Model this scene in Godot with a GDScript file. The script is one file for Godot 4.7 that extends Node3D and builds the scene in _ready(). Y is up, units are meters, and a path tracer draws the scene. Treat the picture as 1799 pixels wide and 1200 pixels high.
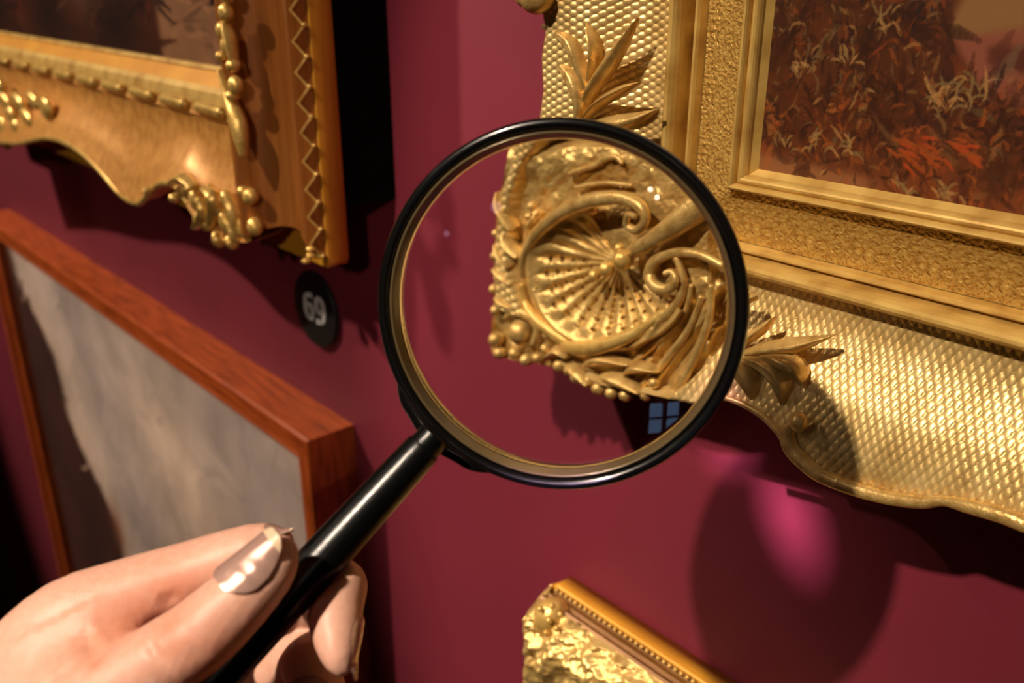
extends Node3D
# A hand holds a magnifying glass in front of the carved corner of a gilded picture frame on a crimson gallery wall.
# The wall is the plane z = 0, x runs along it to the right, y is up, units are metres.

const FOCAL := 1608.0                       # focal length in pixels of the 1799 x 1200 frame
var eye := Vector3(0, 0, 0.245)
var fwd: Vector3
var rgt: Vector3
var upv: Vector3
var M := {}                                 # materials
var taken := {}
var rng := RandomNumberGenerator.new()

# ------------------------------------------------------------------ geometry collector
class Geo:
	var v := PackedVector3Array()
	var uv := PackedVector2Array()
	var col := PackedColorArray()
	var ix := PackedInt32Array()
	var has_uv := false
	var has_col := false

	func grid(nu: int, nv: int, f: Callable, keep = null, uvs := false) -> void:
		var b := v.size()
		for i in nu + 1:
			for j in nv + 1:
				var p: Vector3 = f.call(float(i) / nu, float(j) / nv)
				v.append(p)
				if uvs:
					uv.append(Vector2(float(i) / nu, 1.0 - float(j) / nv))
		has_uv = has_uv or uvs
		for i in nu:
			for j in nv:
				if keep != null and not keep.call((i + 0.5) / nu, (j + 0.5) / nv):
					continue
				var a := b + i * (nv + 1) + j
				var c := a + nv + 1
				ix.append_array([a, a + 1, c, c, a + 1, c + 1])

	func quad(a: Vector3, b: Vector3, c: Vector3, d: Vector3) -> void:
		var n := v.size()
		v.append_array([a, b, c, d])
		ix.append_array([n, n + 1, n + 2, n, n + 2, n + 3])

	func box(lo: Vector3, hi: Vector3) -> void:
		var p := []
		for i in 8:
			p.append(Vector3(hi.x if i & 1 else lo.x, hi.y if i & 2 else lo.y, hi.z if i & 4 else lo.z))
		for q in [[0, 2, 3, 1], [4, 5, 7, 6], [0, 1, 5, 4], [2, 6, 7, 3], [0, 4, 6, 2], [1, 3, 7, 5]]:
			quad(p[q[0]], p[q[3]], p[q[2]], p[q[1]])

	# rings of equal length joined one to the next, both ends closed
	func rings(all: Array, closed := true, caps := true) -> void:
		var b := v.size()
		var m: int = all[0].size()
		for r in all:
			v.append_array(r)
		var last := m if closed else m - 1
		for i in all.size() - 1:
			for j in last:
				var a := b + i * m + j
				var a2 := b + i * m + (j + 1) % m
				ix.append_array([a, a2, a + m, a + m, a2, a2 + m])
		if caps:
			for e in [0, all.size() - 1]:
				var c := Vector3.ZERO
				for p in all[e]:
					c += p
				var n := v.size()
				v.append(c / m)
				for j in m:
					var a := b + int(e) * m + j
					var a2 := b + int(e) * m + (j + 1) % m
					if e == 0:
						ix.append_array([n, a2, a])
					else:
						ix.append_array([n, a, a2])

	# a tube along pts; each radius in rad; flat squeezes it along nrm
	func tube(pts: Array, rad: Array, sides := 12, nrm := Vector3.BACK, flat := 1.0, caps := true) -> void:
		var all := []
		for i in pts.size():
			var t: Vector3 = (pts[mini(i + 1, pts.size() - 1)] - pts[maxi(i - 1, 0)]).normalized()
			var side := t.cross(nrm).normalized()
			var up := side.cross(t).normalized()
			var ring := PackedVector3Array()
			for k in sides:
				var a := TAU * k / sides
				ring.append(pts[i] + side * cos(a) * rad[i] + up * sin(a) * rad[i] * flat)
			all.append(ring)
		rings(all, true, caps)

	func ball(c: Vector3, r: Vector3, bas := Basis(), nu := 16, nv := 10) -> void:
		var all := []
		for j in nv + 1:
			var th := clampf(PI * j / nv, 0.02, PI - 0.02)
			var ring := PackedVector3Array()
			for i in nu:
				var a := TAU * i / nu
				ring.append(c + bas * Vector3(r.x * cos(a) * sin(th), r.y * sin(a) * sin(th), r.z * cos(th)))
			all.append(ring)
		rings(all)

	# a pointed leaf along pts: a roof with a crease, thick below
	func leaf(pts: Array, wid: Array, high: float, nrm := Vector3.BACK, sharp := 1.0, groove := 0.0) -> void:
		var all := []
		for i in pts.size():
			var t: Vector3 = (pts[mini(i + 1, pts.size() - 1)] - pts[maxi(i - 1, 0)]).normalized()
			var side := t.cross(nrm).normalized()
			var up := side.cross(t).normalized()
			var ring := PackedVector3Array()
			var wmax: float = wid.max()
			var h: float = high * sqrt(clampf(wid[i] / wmax, 0.02, 1.0))
			for k in 9:
				var w := -1.0 + k / 4.0
				var z := pow(maxf(0.0, 1.0 - pow(absf(w), sharp)), 0.8) * h - groove * h * exp(-w * w * 18.0)
				ring.append(pts[i] + side * w * wid[i] + up * z)
			for k in 3:
				ring.append(pts[i] + side * (0.7 - 0.7 * k) * wid[i] - up * h * 0.7)
			all.append(ring)
		rings(all)

	func commit(solid := false) -> ArrayMesh:
		if solid:
			var vol := 0.0
			for i in range(0, ix.size(), 3):
				vol += v[ix[i]].dot(v[ix[i + 1]].cross(v[ix[i + 2]]))
			if vol > 0.0:
				for i in range(0, ix.size(), 3):
					var s := ix[i]
					ix[i] = ix[i + 1]
					ix[i + 1] = s
		var n := PackedVector3Array()
		n.resize(v.size())
		for i in range(0, ix.size(), 3):
			var a := v[ix[i]]
			var f := (v[ix[i + 2]] - a).cross(v[ix[i + 1]] - a)
			n[ix[i]] += f
			n[ix[i + 1]] += f
			n[ix[i + 2]] += f
		for i in n.size():
			n[i] = n[i].normalized() if n[i].length_squared() > 0.0 else Vector3.BACK
		var arr := []
		arr.resize(Mesh.ARRAY_MAX)
		arr[Mesh.ARRAY_VERTEX] = v
		arr[Mesh.ARRAY_NORMAL] = n
		arr[Mesh.ARRAY_INDEX] = ix
		if has_uv:
			uv.resize(v.size())
			arr[Mesh.ARRAY_TEX_UV] = uv
		if has_col:
			arr[Mesh.ARRAY_COLOR] = col
		var m := ArrayMesh.new()
		m.add_surface_from_arrays(Mesh.PRIMITIVE_TRIANGLES, arr)
		return m

# ------------------------------------------------------------------ where things are
func ray(px: float, py: float) -> Vector3:
	return fwd + rgt * ((px - 899.5) / FOCAL) - upv * ((py - 600.0) / FOCAL)

func at(px: float, py: float, deep: float) -> Vector3:
	return eye + ray(px, py) * deep

func on(px: float, py: float, z: float) -> Vector3:
	var d := ray(px, py)
	return eye + d * ((z - eye.z) / d.z)

var lens_c: Vector3
var lens_n: Vector3
const LENS_R := 0.333
const LENS_T := 0.0054

func bend(d: Vector3, n: Vector3, eta: float) -> Vector3:
	var c := -d.dot(n)
	return d * eta + n * (eta * c - sqrt(maxf(0.0, 1.0 - eta * eta * (1.0 - c * c))))

# where the relief seen through the real lens lies on the frame
func thru(px: float, py: float, z: float) -> Vector3:
	var d := ray(px, py).normalized()
	var c1 := lens_c + lens_n * (LENS_T / 2 - LENS_R)
	var c2 := lens_c - lens_n * (LENS_T / 2 - LENS_R)
	var b := (eye - c1).dot(d)
	var p := eye + d * (-b - sqrt(b * b - (eye - c1).length_squared() + LENS_R * LENS_R))
	d = bend(d, (p - c1) / LENS_R, 1.0 / 1.5)
	b = (p - c2).dot(d)
	p = p + d * (-b + sqrt(b * b - (p - c2).length_squared() + LENS_R * LENS_R))
	d = bend(d, -(p - c2) / LENS_R, 1.5)
	return p + d * ((z - p.z) / d.z)

func spline(p: Array, n: int) -> Array:      # Catmull-Rom through numbers or vectors
	var out := []
	for i in n + 1:
		var t := float(i) / n * (p.size() - 1)
		var k := mini(int(t), p.size() - 2)
		var f := t - k
		var a = p[maxi(k - 1, 0)]
		var b = p[k]
		var c = p[k + 1]
		var d = p[mini(k + 2, p.size() - 1)]
		out.append((b * 2.0 + (c - a) * f + (a * 2.0 - b * 5.0 + c * 4.0 - d) * f * f + (b * 3.0 - a - c * 3.0 + d) * f * f * f) * 0.5)
	return out

func lookup(p: Array, x: float) -> float:    # p sorted by x: Vector2(x, value)
	if x <= p[0].x:
		return p[0].y
	for i in p.size() - 1:
		if x <= p[i + 1].x:
			return lerpf(p[i].y, p[i + 1].y, (x - p[i].x) / (p[i + 1].x - p[i].x))
	return p[-1].y

# ------------------------------------------------------------------ naming
func numbered(called: String) -> String:
	var k: int = taken.get(called, -1) + 1
	taken[called] = k
	return called if k == 0 else "%s_%03d" % [called, k]

func tag(o: Node3D, label := "", category := "", group := "", kind := "") -> void:
	if label: o.set_meta("label", label)
	if category: o.set_meta("category", category)
	if group: o.set_meta("group", group)
	if kind: o.set_meta("kind", kind)

func thing(called: String, at_: Vector3, label: String, category: String, group := "") -> Node3D:
	var o := Node3D.new()
	o.name = numbered(called)
	o.position = at_
	add_child(o)
	tag(o, label, category, group)
	return o

func put(called: String, mesh: Mesh, mat: Material, parent: Node3D = null) -> MeshInstance3D:
	var o := MeshInstance3D.new()
	o.mesh = mesh
	o.material_override = mat
	if parent == null:
		o.name = numbered(called)
		add_child(o)
		return o
	o.name = called
	# meshes are built in the wall's coordinates; take off the place of the thing they belong to
	if parent.get_parent() == self:
		o.position = -parent.position
	parent.add_child(o, true)
	var n := 0
	for c in parent.get_children():
		if c != o and (c.name == called or String(c.name).begins_with(called + "_")) and String(c.name).trim_prefix(called).trim_prefix("_").is_valid_int() or c != o and c.name == called:
			n += 1
	if n > 0:
		o.name = "%s_%03d" % [called, n]
	return o

func put_at(called: String, mesh: Mesh, mat: Material, where: Vector3, parent: Node3D) -> MeshInstance3D:
	var o := put(called, mesh, mat, parent)
	o.position += where
	return o

# ------------------------------------------------------------------ materials
func noise_tex(freq: float, oct: int, seed_: int, ramp: Array = [], normal := 0.0, type := FastNoiseLite.TYPE_SIMPLEX_SMOOTH, size := 512) -> NoiseTexture2D:
	var n := FastNoiseLite.new()
	n.seed = seed_
	n.noise_type = type
	n.frequency = freq
	n.fractal_octaves = oct
	var t := NoiseTexture2D.new()
	t.width = size
	t.height = size
	t.seamless = true
	t.noise = n
	if ramp:
		var g := Gradient.new()
		g.offsets = PackedFloat32Array(ramp.map(func(r): return r[0]))
		g.colors = PackedColorArray(ramp.map(func(r): return r[1]))
		t.color_ramp = g
	if normal > 0.0:
		t.as_normal_map = true
		t.bump_strength = normal
	return t

func mat(color: Color, rough := 0.5, metal := 0.0, tex: Texture2D = null, scale := Vector3.ONE * 20.0, bump: Texture2D = null, bump_cm := 0.02) -> StandardMaterial3D:
	var m := StandardMaterial3D.new()
	m.albedo_color = color
	m.roughness = rough
	m.metallic = metal
	m.uv1_triplanar = true
	m.uv1_scale = scale
	if tex:
		m.albedo_texture = tex
	if bump:
		m.heightmap_enabled = true
		m.heightmap_texture = bump
		m.heightmap_scale = bump_cm
	return m

func rgb(r: float, g: float, b: float) -> Color:
	return Color(r / 255.0, g / 255.0, b / 255.0)

func make_materials() -> void:
	var gold_tone := noise_tex(0.012, 4, 3, [[0.0, rgb(176, 145, 88)], [0.35, rgb(208, 178, 114)], [0.6, rgb(222, 195, 132)], [1.0, rgb(240, 218, 158)]])
	var bole_tone := noise_tex(0.012, 4, 9, [[0.0, rgb(164, 126, 72)], [0.35, rgb(200, 168, 106)], [0.6, rgb(216, 187, 124)], [1.0, rgb(232, 208, 146)]])
	var fine := noise_tex(0.05, 3, 5)
	var swirl := noise_tex(0.03, 2, 12, [], 0.0, FastNoiseLite.TYPE_PERLIN)
	M.gold = mat(rgb(246, 236, 214), 0.38, 0.58, gold_tone, Vector3.ONE * 22, fine, 0.012)
	M.gold_bump = mat(rgb(255, 250, 240), 0.38, 0.5, gold_tone, Vector3.ONE * 12, fine, 0.008)
	M.gold_carved = mat(rgb(252, 242, 220), 0.35, 0.52, bole_tone, Vector3.ONE * 30, fine, 0.014)
	M.gold_rough = mat(rgb(244, 228, 184), 0.42, 0.4, bole_tone, Vector3.ONE * 55, swirl, 0.075)
	M.gold_smooth = mat(rgb(244, 232, 194), 0.42, 0.3, bole_tone, Vector3(9, 9, 9), fine, 0.006)
	M.gold_warm = mat(rgb(244, 200, 154), 0.40, 0.25, gold_tone, Vector3.ONE * 16, fine, 0.01)
	M.gold_leaf_bright = mat(rgb(255, 240, 200), 0.32, 0.5, gold_tone, Vector3.ONE * 20, fine, 0.02)
	M.ochre_side = mat(rgb(226, 164, 52), 0.42, 0.2, noise_tex(0.01, 3, 21, [[0.0, rgb(220, 205, 190)], [1.0, Color.WHITE]]), Vector3(4, 4, 20))
	M.brown_gilt = mat(rgb(196, 140, 100), 0.34, 0.3, bole_tone, Vector3(60, 2, 60))
	M.umber_gilt = mat(rgb(150, 118, 82), 0.4, 0.3, bole_tone, Vector3(4, 40, 40))
	M.wall = mat(rgb(114, 33, 49), 0.55, 0.0, noise_tex(0.01, 3, 31, [[0.0, rgb(236, 232, 234)], [1.0, Color.WHITE]]), Vector3.ONE * 1.5, noise_tex(0.06, 2, 32), 0.004)
	M.wood = mat(rgb(192, 92, 42), 0.32, 0.0, noise_tex(0.02, 4, 41, [[0.0, rgb(150, 140, 130)], [0.5, rgb(225, 215, 205)], [1.0, Color.WHITE]]), Vector3(2.2, 26, 26))
	M.wood_upright = M.wood.duplicate()
	M.wood_upright.uv1_scale = Vector3(26, 2.2, 26)
	M.black_box = mat(rgb(9, 8, 7), 0.6)
	M.black_box.metallic_specular = 0.1
	M.black_gloss = mat(rgb(12, 12, 12), 0.22)
	M.black_gloss.clearcoat_enabled = true
	M.black_gloss.clearcoat = 0.5
	M.black_gloss.clearcoat_roughness = 0.08
	M.black_handle = mat(rgb(10, 10, 10), 0.28, 0.0, null, Vector3.ONE * 60, fine, 0.003)
	M.rim_inner = mat(rgb(104, 88, 60), 0.22, 0.2)
	M.plaque = mat(rgb(14, 13, 13), 0.5)
	M.white_print = mat(rgb(190, 188, 186), 0.6)
	M.plaster = mat(rgb(120, 40, 56), 0.8)
	M.ceiling = mat(rgb(60, 56, 54), 0.9)
	M.floor = mat(rgb(96, 66, 44), 0.5, 0.0, M.wood.albedo_texture, Vector3(1, 6, 8))
	M.lamp_body = mat(rgb(30, 30, 30), 0.5, 0.3)
	M.skin = mat(Color(1, 1, 1), 0.46, 0.0, noise_tex(0.02, 3, 51, [[0.0, rgb(246, 226, 218)], [0.5, rgb(250, 238, 232)], [1.0, Color.WHITE]]), Vector3.ONE * 40, noise_tex(0.09, 2, 52), 0.006)
	M.skin.vertex_color_use_as_albedo = true
	M.skin.subsurf_scatter_enabled = true
	M.skin.subsurf_scatter_strength = 0.06
	M.nail = mat(rgb(226, 194, 180), 0.2, 0.35, noise_tex(0.09, 2, 61, [[0.0, rgb(214, 196, 196)], [0.55, rgb(240, 224, 220)], [1.0, Color.WHITE]]), Vector3.ONE * 90, noise_tex(0.12, 2, 62), 0.004)
	M.nail.clearcoat_enabled = true
	M.nail.clearcoat = 0.8
	M.nail.clearcoat_roughness = 0.06
	M.nail_tip = mat(rgb(236, 206, 172), 0.3)
	M.sleeve = mat(rgb(40, 38, 42), 0.9)
	M.glass = StandardMaterial3D.new()
	M.glass.albedo_color = Color(1, 1, 1, 0.0)
	M.glass.roughness = 0.0
	M.glass.refraction_enabled = true
	M.glass.refraction_scale = 0.05
	M.glass.transparency = BaseMaterial3D.TRANSPARENCY_ALPHA

# ------------------------------------------------------------------ the room
func slab(called: String, lo: Vector3, hi: Vector3, m: Material) -> void:
	var g := Geo.new()
	g.box(lo, hi)
	tag(put(called, g.commit(true), m), "", "", "", "structure")

func build_room() -> void:
	slab("wall_back", Vector3(-3.1, -1.4, -0.12), Vector3(4.4, 1.7, 0.0), M.wall)
	slab("wall_left", Vector3(-3.2, -1.4, 0.0), Vector3(-3.1, 1.7, 4.0), M.plaster)
	slab("wall_right", Vector3(4.4, -1.4, 0.0), Vector3(4.5, 1.7, 4.0), M.plaster)
	var g := Geo.new()
	g.box(Vector3(-3.1, -1.4, 4.0), Vector3(3.35, 1.7, 4.1))
	g.box(Vector3(4.0, -1.4, 4.0), Vector3(4.4, 1.7, 4.1))
	g.box(Vector3(3.35, -1.4, 4.0), Vector3(4.0, -1.28, 4.1))
	g.box(Vector3(3.35, -0.78, 4.0), Vector3(4.0, 1.7, 4.1))
	tag(put("wall_front", g.commit(), M.plaster), "", "", "", "structure")
	var wn := Node3D.new()
	wn.name = "window_1"
	wn.position = Vector3(3.67, -1.28, 4.02)
	add_child(wn)
	tag(wn, "", "", "", "structure")
	g = Geo.new()
	for b in [[3.35, 3.39, -1.28, -0.78], [3.96, 4.0, -1.28, -0.78], [3.39, 3.96, -1.28, -1.24], [3.39, 3.96, -0.82, -0.78], [3.66, 3.69, -1.24, -0.82], [3.39, 3.96, -1.04, -1.02]]:
		g.box(Vector3(b[0], b[2], 4.02), Vector3(b[1], b[3], 4.08))
	put("window_frame", g.commit(), M.ceiling, wn)
	g = Geo.new()
	g.box(Vector3(3.39, -1.24, 4.045), Vector3(3.96, -0.82, 4.05))
	var pane := StandardMaterial3D.new()
	pane.albedo_color = Color(1, 1, 1, 0.05)
	pane.roughness = 0.0
	pane.transparency = BaseMaterial3D.TRANSPARENCY_ALPHA
	put("pane", g.commit(true), pane, wn)
	slab("floor", Vector3(-3.2, -1.5, -0.12), Vector3(4.5, -1.4, 4.1), M.floor)
	slab("ceiling", Vector3(-3.2, 1.7, -0.12), Vector3(4.5, 1.8, 4.1), M.ceiling)

func spot_lamp(where: Vector3, aim: Vector3, power: float, color: Color, angle: float, size: float, label: String, soft := 0.4, glow := 30.0, called := "spot_lamp") -> void:
	var d := (aim - where).normalized()
	var t := thing(called, where, label, "lamp", "")
	var g := Geo.new()
	g.tube([where - d * 0.12, where - d * 0.11, where + d * 0.02], [0.02, size + 0.012, size + 0.014], 20, Vector3.RIGHT)
	put("housing", g.commit(true), M.lamp_body, t)
	g = Geo.new()
	g.tube([where + d * 0.0201, where + d * 0.024], [size, size], 24, Vector3.RIGHT)
	var gm := StandardMaterial3D.new()
	gm.albedo_color = Color(0.9, 0.9, 0.9)
	gm.emission_enabled = true
	gm.emission = color
	gm.emission_energy_multiplier = glow
	put("lamp_glass", g.commit(true), gm, t)
	g = Geo.new()
	g.tube([where - d * 0.06, where - d * 0.06 + Vector3.UP * 0.08, Vector3(where.x, 1.7, where.z - d.z * 0.06)], [0.008, 0.008, 0.008], 8, Vector3.RIGHT)
	put("stem", g.commit(true), M.lamp_body, t)
	var l := SpotLight3D.new()
	l.name = "light"
	l.light_color = color
	l.light_energy = power
	l.spot_angle = angle
	l.spot_angle_attenuation = soft
	l.spot_range = 8.0
	l.spot_attenuation = 2.0
	l.light_size = size
	l.shadow_enabled = true
	t.add_child(l)
	l.look_at_from_position(where + d * 0.04, aim, Vector3.UP)

# ------------------------------------------------------------------ paintings
func dab(im: Image, x: float, y: float, ang: float, length: float, curve: float, w: float, c: Color, a: float) -> void:
	var p := Vector2(x, y)
	var n := int(length / maxf(0.8, w * 0.7))
	var r := int(ceil(w))
	for i in n:
		var f := float(i) / maxi(1, n - 1)
		var ww := w * (1.0 - 0.6 * absf(f * 2.0 - 1.0))
		for dy in range(-r, r + 1):
			for dx in range(-r, r + 1):
				if dx * dx + dy * dy <= ww * ww + 0.3:
					var qx := int(p.x) + dx
					var qy := int(p.y) + dy
					if qx >= 0 and qy >= 0 and qx < im.get_width() and qy < im.get_height():
						im.set_pixel(qx, qy, im.get_pixel(qx, qy).lerp(c, a))
		p += Vector2(cos(ang), sin(ang)) * maxf(0.8, w * 0.7)
		ang += curve

func canvas_material(im: Image, rough := 0.4) -> StandardMaterial3D:
	var m := StandardMaterial3D.new()
	m.albedo_texture = ImageTexture.create_from_image(im)
	m.roughness = rough
	m.heightmap_enabled = true
	m.heightmap_texture = m.albedo_texture
	m.heightmap_scale = 0.02
	return m

func canvas(parent: Node3D, x0: float, x1: float, y0: float, y1: float, z: float, im: Image, rough := 0.4) -> void:
	var g := Geo.new()
	g.grid(1, 1, func(u: float, w: float): return Vector3(lerpf(x0, x1, u), lerpf(y0, y1, w), z), null, true)
	put("painted_canvas", g.commit(), canvas_material(im, rough), parent)

# undergrowth in rust, brown and ochre below a pale hill
func paint_thicket(w: int, h: int, to_px: Callable, from_px: Callable) -> Image:
	var im := Image.create(w, h, false, Image.FORMAT_RGB8)
	var n := FastNoiseLite.new()
	n.seed = 7
	n.frequency = 0.012
	for y in h:
		for x in w:
			var q: Vector2 = to_px.call(float(x) / w, float(y) / h)
			var k := n.get_noise_2d(x, y) * 0.5 + 0.5
			var c := rgb(44, 22, 12).lerp(rgb(82, 42, 18), k)
			var low := smoothstep(150.0, 330.0, q.y - (q.x - 1330.0) * 0.10)
			c = c.lerp(rgb(104, 54, 26), low * 0.75)
			var strip := smoothstep(-8.0, 14.0, q.y - (252.0 + (q.x - 1330.0) * 0.22)) * (1.0 - smoothstep(1500.0, 1580.0, q.x))
			c = c.lerp(rgb(120, 82, 52), strip * 0.7)
			# pale sky and reddish bank at the upper right
			var bank := smoothstep(0.0, 26.0, q.x - (1660.0 + 0.5 * absf(q.y - 40.0)))
			if bank > 0.0:
				var b := rgb(104, 74, 42)
				b = b.lerp(rgb(104, 58, 42), smoothstep(38.0, 60.0, q.y - (q.x - 1740.0) * -0.15))
				b = b.lerp(rgb(66, 32, 24), smoothstep(0.0, 30.0, q.x - 1738.0 + 20.0 * n.get_noise_2d(x * 3.0, y * 3.0)) * smoothstep(60.0, 84.0, q.y) * (1.0 - smoothstep(106.0, 130.0, q.y)))
				b = b.lerp(rgb(62, 32, 18), smoothstep(150.0, 190.0, q.y))
				c = c.lerp(b, bank)
			c = c.lerp(rgb(112, 48, 20), smoothstep(60.0, 10.0, q.distance_to(Vector2(1630, 260))) * 0.8)
			im.set_pixel(x, y, c)
	var r := RandomNumberGenerator.new()
	r.seed = 11
	var pal := [rgb(30, 16, 10), rgb(40, 20, 12), rgb(60, 30, 14), rgb(92, 44, 18), rgb(124, 56, 22), rgb(138, 70, 26), rgb(112, 84, 46), rgb(150, 116, 66), rgb(98, 86, 58), rgb(26, 22, 22)]
	for i in 15000:
		var x := r.randf() * w
		var y := r.randf() * h
		var q: Vector2 = to_px.call(x / w, y / h)
		var under := i < 3500
		if q.x > 1675.0 and q.y < 140.0 and (not under or q.y < 100.0 or r.randf() < 0.8):
			continue
		if q.y > 262.0 + (q.x - 1330.0) * 0.24 and q.x < 1540.0 and r.randf() < 0.85:
			continue
		var warm := smoothstep(120.0, 300.0, q.y)
		var c: Color = pal[r.randi_range(0, 9)]
		if r.randf() < 0.55:
			c = pal[r.randi_range(0, 2)]
		elif r.randf() < warm * 0.6:
			c = pal[r.randi_range(3, 5)]
		c = c.lerp(im.get_pixel(int(x), int(y)), 0.45)
		var ang := r.randf_range(-2.3, -0.8) if r.randf() < 0.7 else r.randf_range(-PI, PI)
		if under:
			dab(im, x, y, ang, r.randf_range(12, 50), r.randf_range(-0.06, 0.06), r.randf_range(2.5, 6.0), c, 0.4)
		else:
			dab(im, x, y, ang, r.randf_range(4, 24), r.randf_range(-0.14, 0.14), r.randf_range(0.7, 2.2), c, r.randf_range(0.25, 0.7))
	# a few pale grasses, pumpkin-like leaves and red scarf of colour at the right
	for k in [[1430, 250, 26], [1490, 255, 30], [1500, 95, 24], [1385, 245, 18], [1655, 170, 34], [1690, 160, 36], [1720, 165, 40], [1420, 120, 22], [1600, 330, 22], [1670, 335, 24], [1560, 35, 26]]:
		for j in 9:
			var u: Vector2 = from_px.call(k[0] + r.randf_range(-k[2], k[2]) * 0.6, k[1] + r.randf_range(-k[2], k[2]) * 0.6)
			dab(im, u.x * w, u.y * h, r.randf_range(-2.4, -0.6), k[2] * 0.6, r.randf_range(-0.18, 0.18), 1.3, rgb(138, 100, 56).lerp(rgb(92, 74, 44), r.randf()), 0.5)
	for j in 30:
		var u: Vector2 = from_px.call(1640 + r.randf_range(-75, 75), 255 + r.randf_range(-24, 24))
		dab(im, u.x * w, u.y * h, r.randf_range(-0.3, 0.6), 16, 0.03, 1.8, rgb(138, 52, 18).lerp(rgb(110, 58, 22), r.randf()), 0.55)
	for y in h:
		for x in w:
			var c := im.get_pixel(x, y)
			im.set_pixel(x, y, Color(minf(1.0, c.r * 1.2), minf(1.0, c.g * 1.2), minf(1.0, c.b * 1.2)))
	return im

func paint_soft(w: int, h: int, base: Callable, seed_: int, strokes: int, spread: float) -> Image:
	var im := Image.create(w, h, false, Image.FORMAT_RGB8)
	var n := FastNoiseLite.new()
	n.seed = seed_
	n.frequency = 0.011
	for y in h:
		for x in w:
			var c: Color = base.call(float(x) / w, float(y) / h)
			var k := n.get_noise_2d(x, y) * 0.22
			im.set_pixel(x, y, Color(c.r * (1 + k), c.g * (1 + k), c.b * (1 + k)))
	var r := RandomNumberGenerator.new()
	r.seed = seed_
	for i in strokes:
		var x := r.randf() * w
		var y := r.randf() * h
		var c := im.get_pixel(int(x), int(y))
		var k := 1.0 + r.randf_range(-spread, spread)
		dab(im, x, y, r.randf_range(-PI, PI), r.randf_range(10, 40), r.randf_range(-0.05, 0.05), r.randf_range(1.5, 4.0), Color(c.r * k, c.g * k, c.b * k), 0.5)
	return im

# mitred moulding round a rectangle: profile points are Vector2(distance outward from the sight edge, height)
func moulding(prof: Array, lo: Vector2, hi: Vector2) -> ArrayMesh:
	var g := Geo.new()
	for i in prof.size() - 1:
		var a: Vector2 = prof[i]
		var b: Vector2 = prof[i + 1]
		var ca := [Vector3(lo.x - a.x, lo.y - a.x, a.y), Vector3(hi.x + a.x, lo.y - a.x, a.y), Vector3(hi.x + a.x, hi.y + a.x, a.y), Vector3(lo.x - a.x, hi.y + a.x, a.y)]
		var cb := [Vector3(lo.x - b.x, lo.y - b.x, b.y), Vector3(hi.x + b.x, lo.y - b.x, b.y), Vector3(hi.x + b.x, hi.y + b.x, b.y), Vector3(lo.x - b.x, hi.y + b.x, b.y)]
		for k in 4:
			g.quad(ca[k], ca[(k + 1) % 4], cb[(k + 1) % 4], cb[k])
	return g.commit()

func arc(c: Vector2, r: Vector2, a0: float, a1: float, n: int) -> Array:
	var out := []
	for i in n + 1:
		var a := deg_to_rad(lerpf(a0, a1, float(i) / n))
		out.append(c + Vector2(cos(a) * r.x, sin(a) * r.y))
	return out

# ------------------------------------------------------------------ the gilded frame at the right
const BX := -0.1545
const BY := -0.0558
var b_low := []     # lower outline: Vector2(x, y)
var b_left := []    # left outline: Vector2(y, x)

func relief(u: float) -> float:              # height across the hollow from the ribs (0) to the outer edge (1)
	return lerpf(0.0165, 0.0305, smoothstep(0.0, 1.0, u)) - 0.003 * sin(PI * clampf(u * 1.6, 0.0, 1.0)) * (1.0 - u)

func bumps(s: float, t: float) -> float:     # woven bumps in staggered rows
	var best := 0.0
	var pt := 0.0042
	var ps := 0.00245
	for k in 2:
		var a := fposmod(t / pt + 0.5 * k, 1.0) - 0.5
		var b := fposmod(s / ps + 0.5 * k, 1.0) - 0.5
		var e := 1.0 - pow(absf(a) / 0.40, 2.0) - pow(absf(b) / 0.46, 2.0)
		best = maxf(best, e)
	return sqrt(best) * 0.00062

func sprig(parent: Node3D, spec: Array, z: float, called: String) -> void:
	# spec: [[points in the picture], half widths in pixels, height, sharpness, groove]
	for s in spec:
		var pts := []
		var wid := []
		var n: int = s[0].size()
		for i in n:
			var f := float(i) / (n - 1)
			pts.append(on(s[0][i][0], s[0][i][1], z + s[2] * (0.3 + 0.7 * sin(PI * minf(f * 0.8 + 0.1, 1.0)))))
			wid.append(s[1][i] * 0.000155)
		var g := Geo.new()
		g.leaf(spline(pts, 16), spline(wid, 16), s[2], Vector3.BACK, s[3], s[4])
		put(called, g.commit(true), M.gold_carved, parent)

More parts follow.
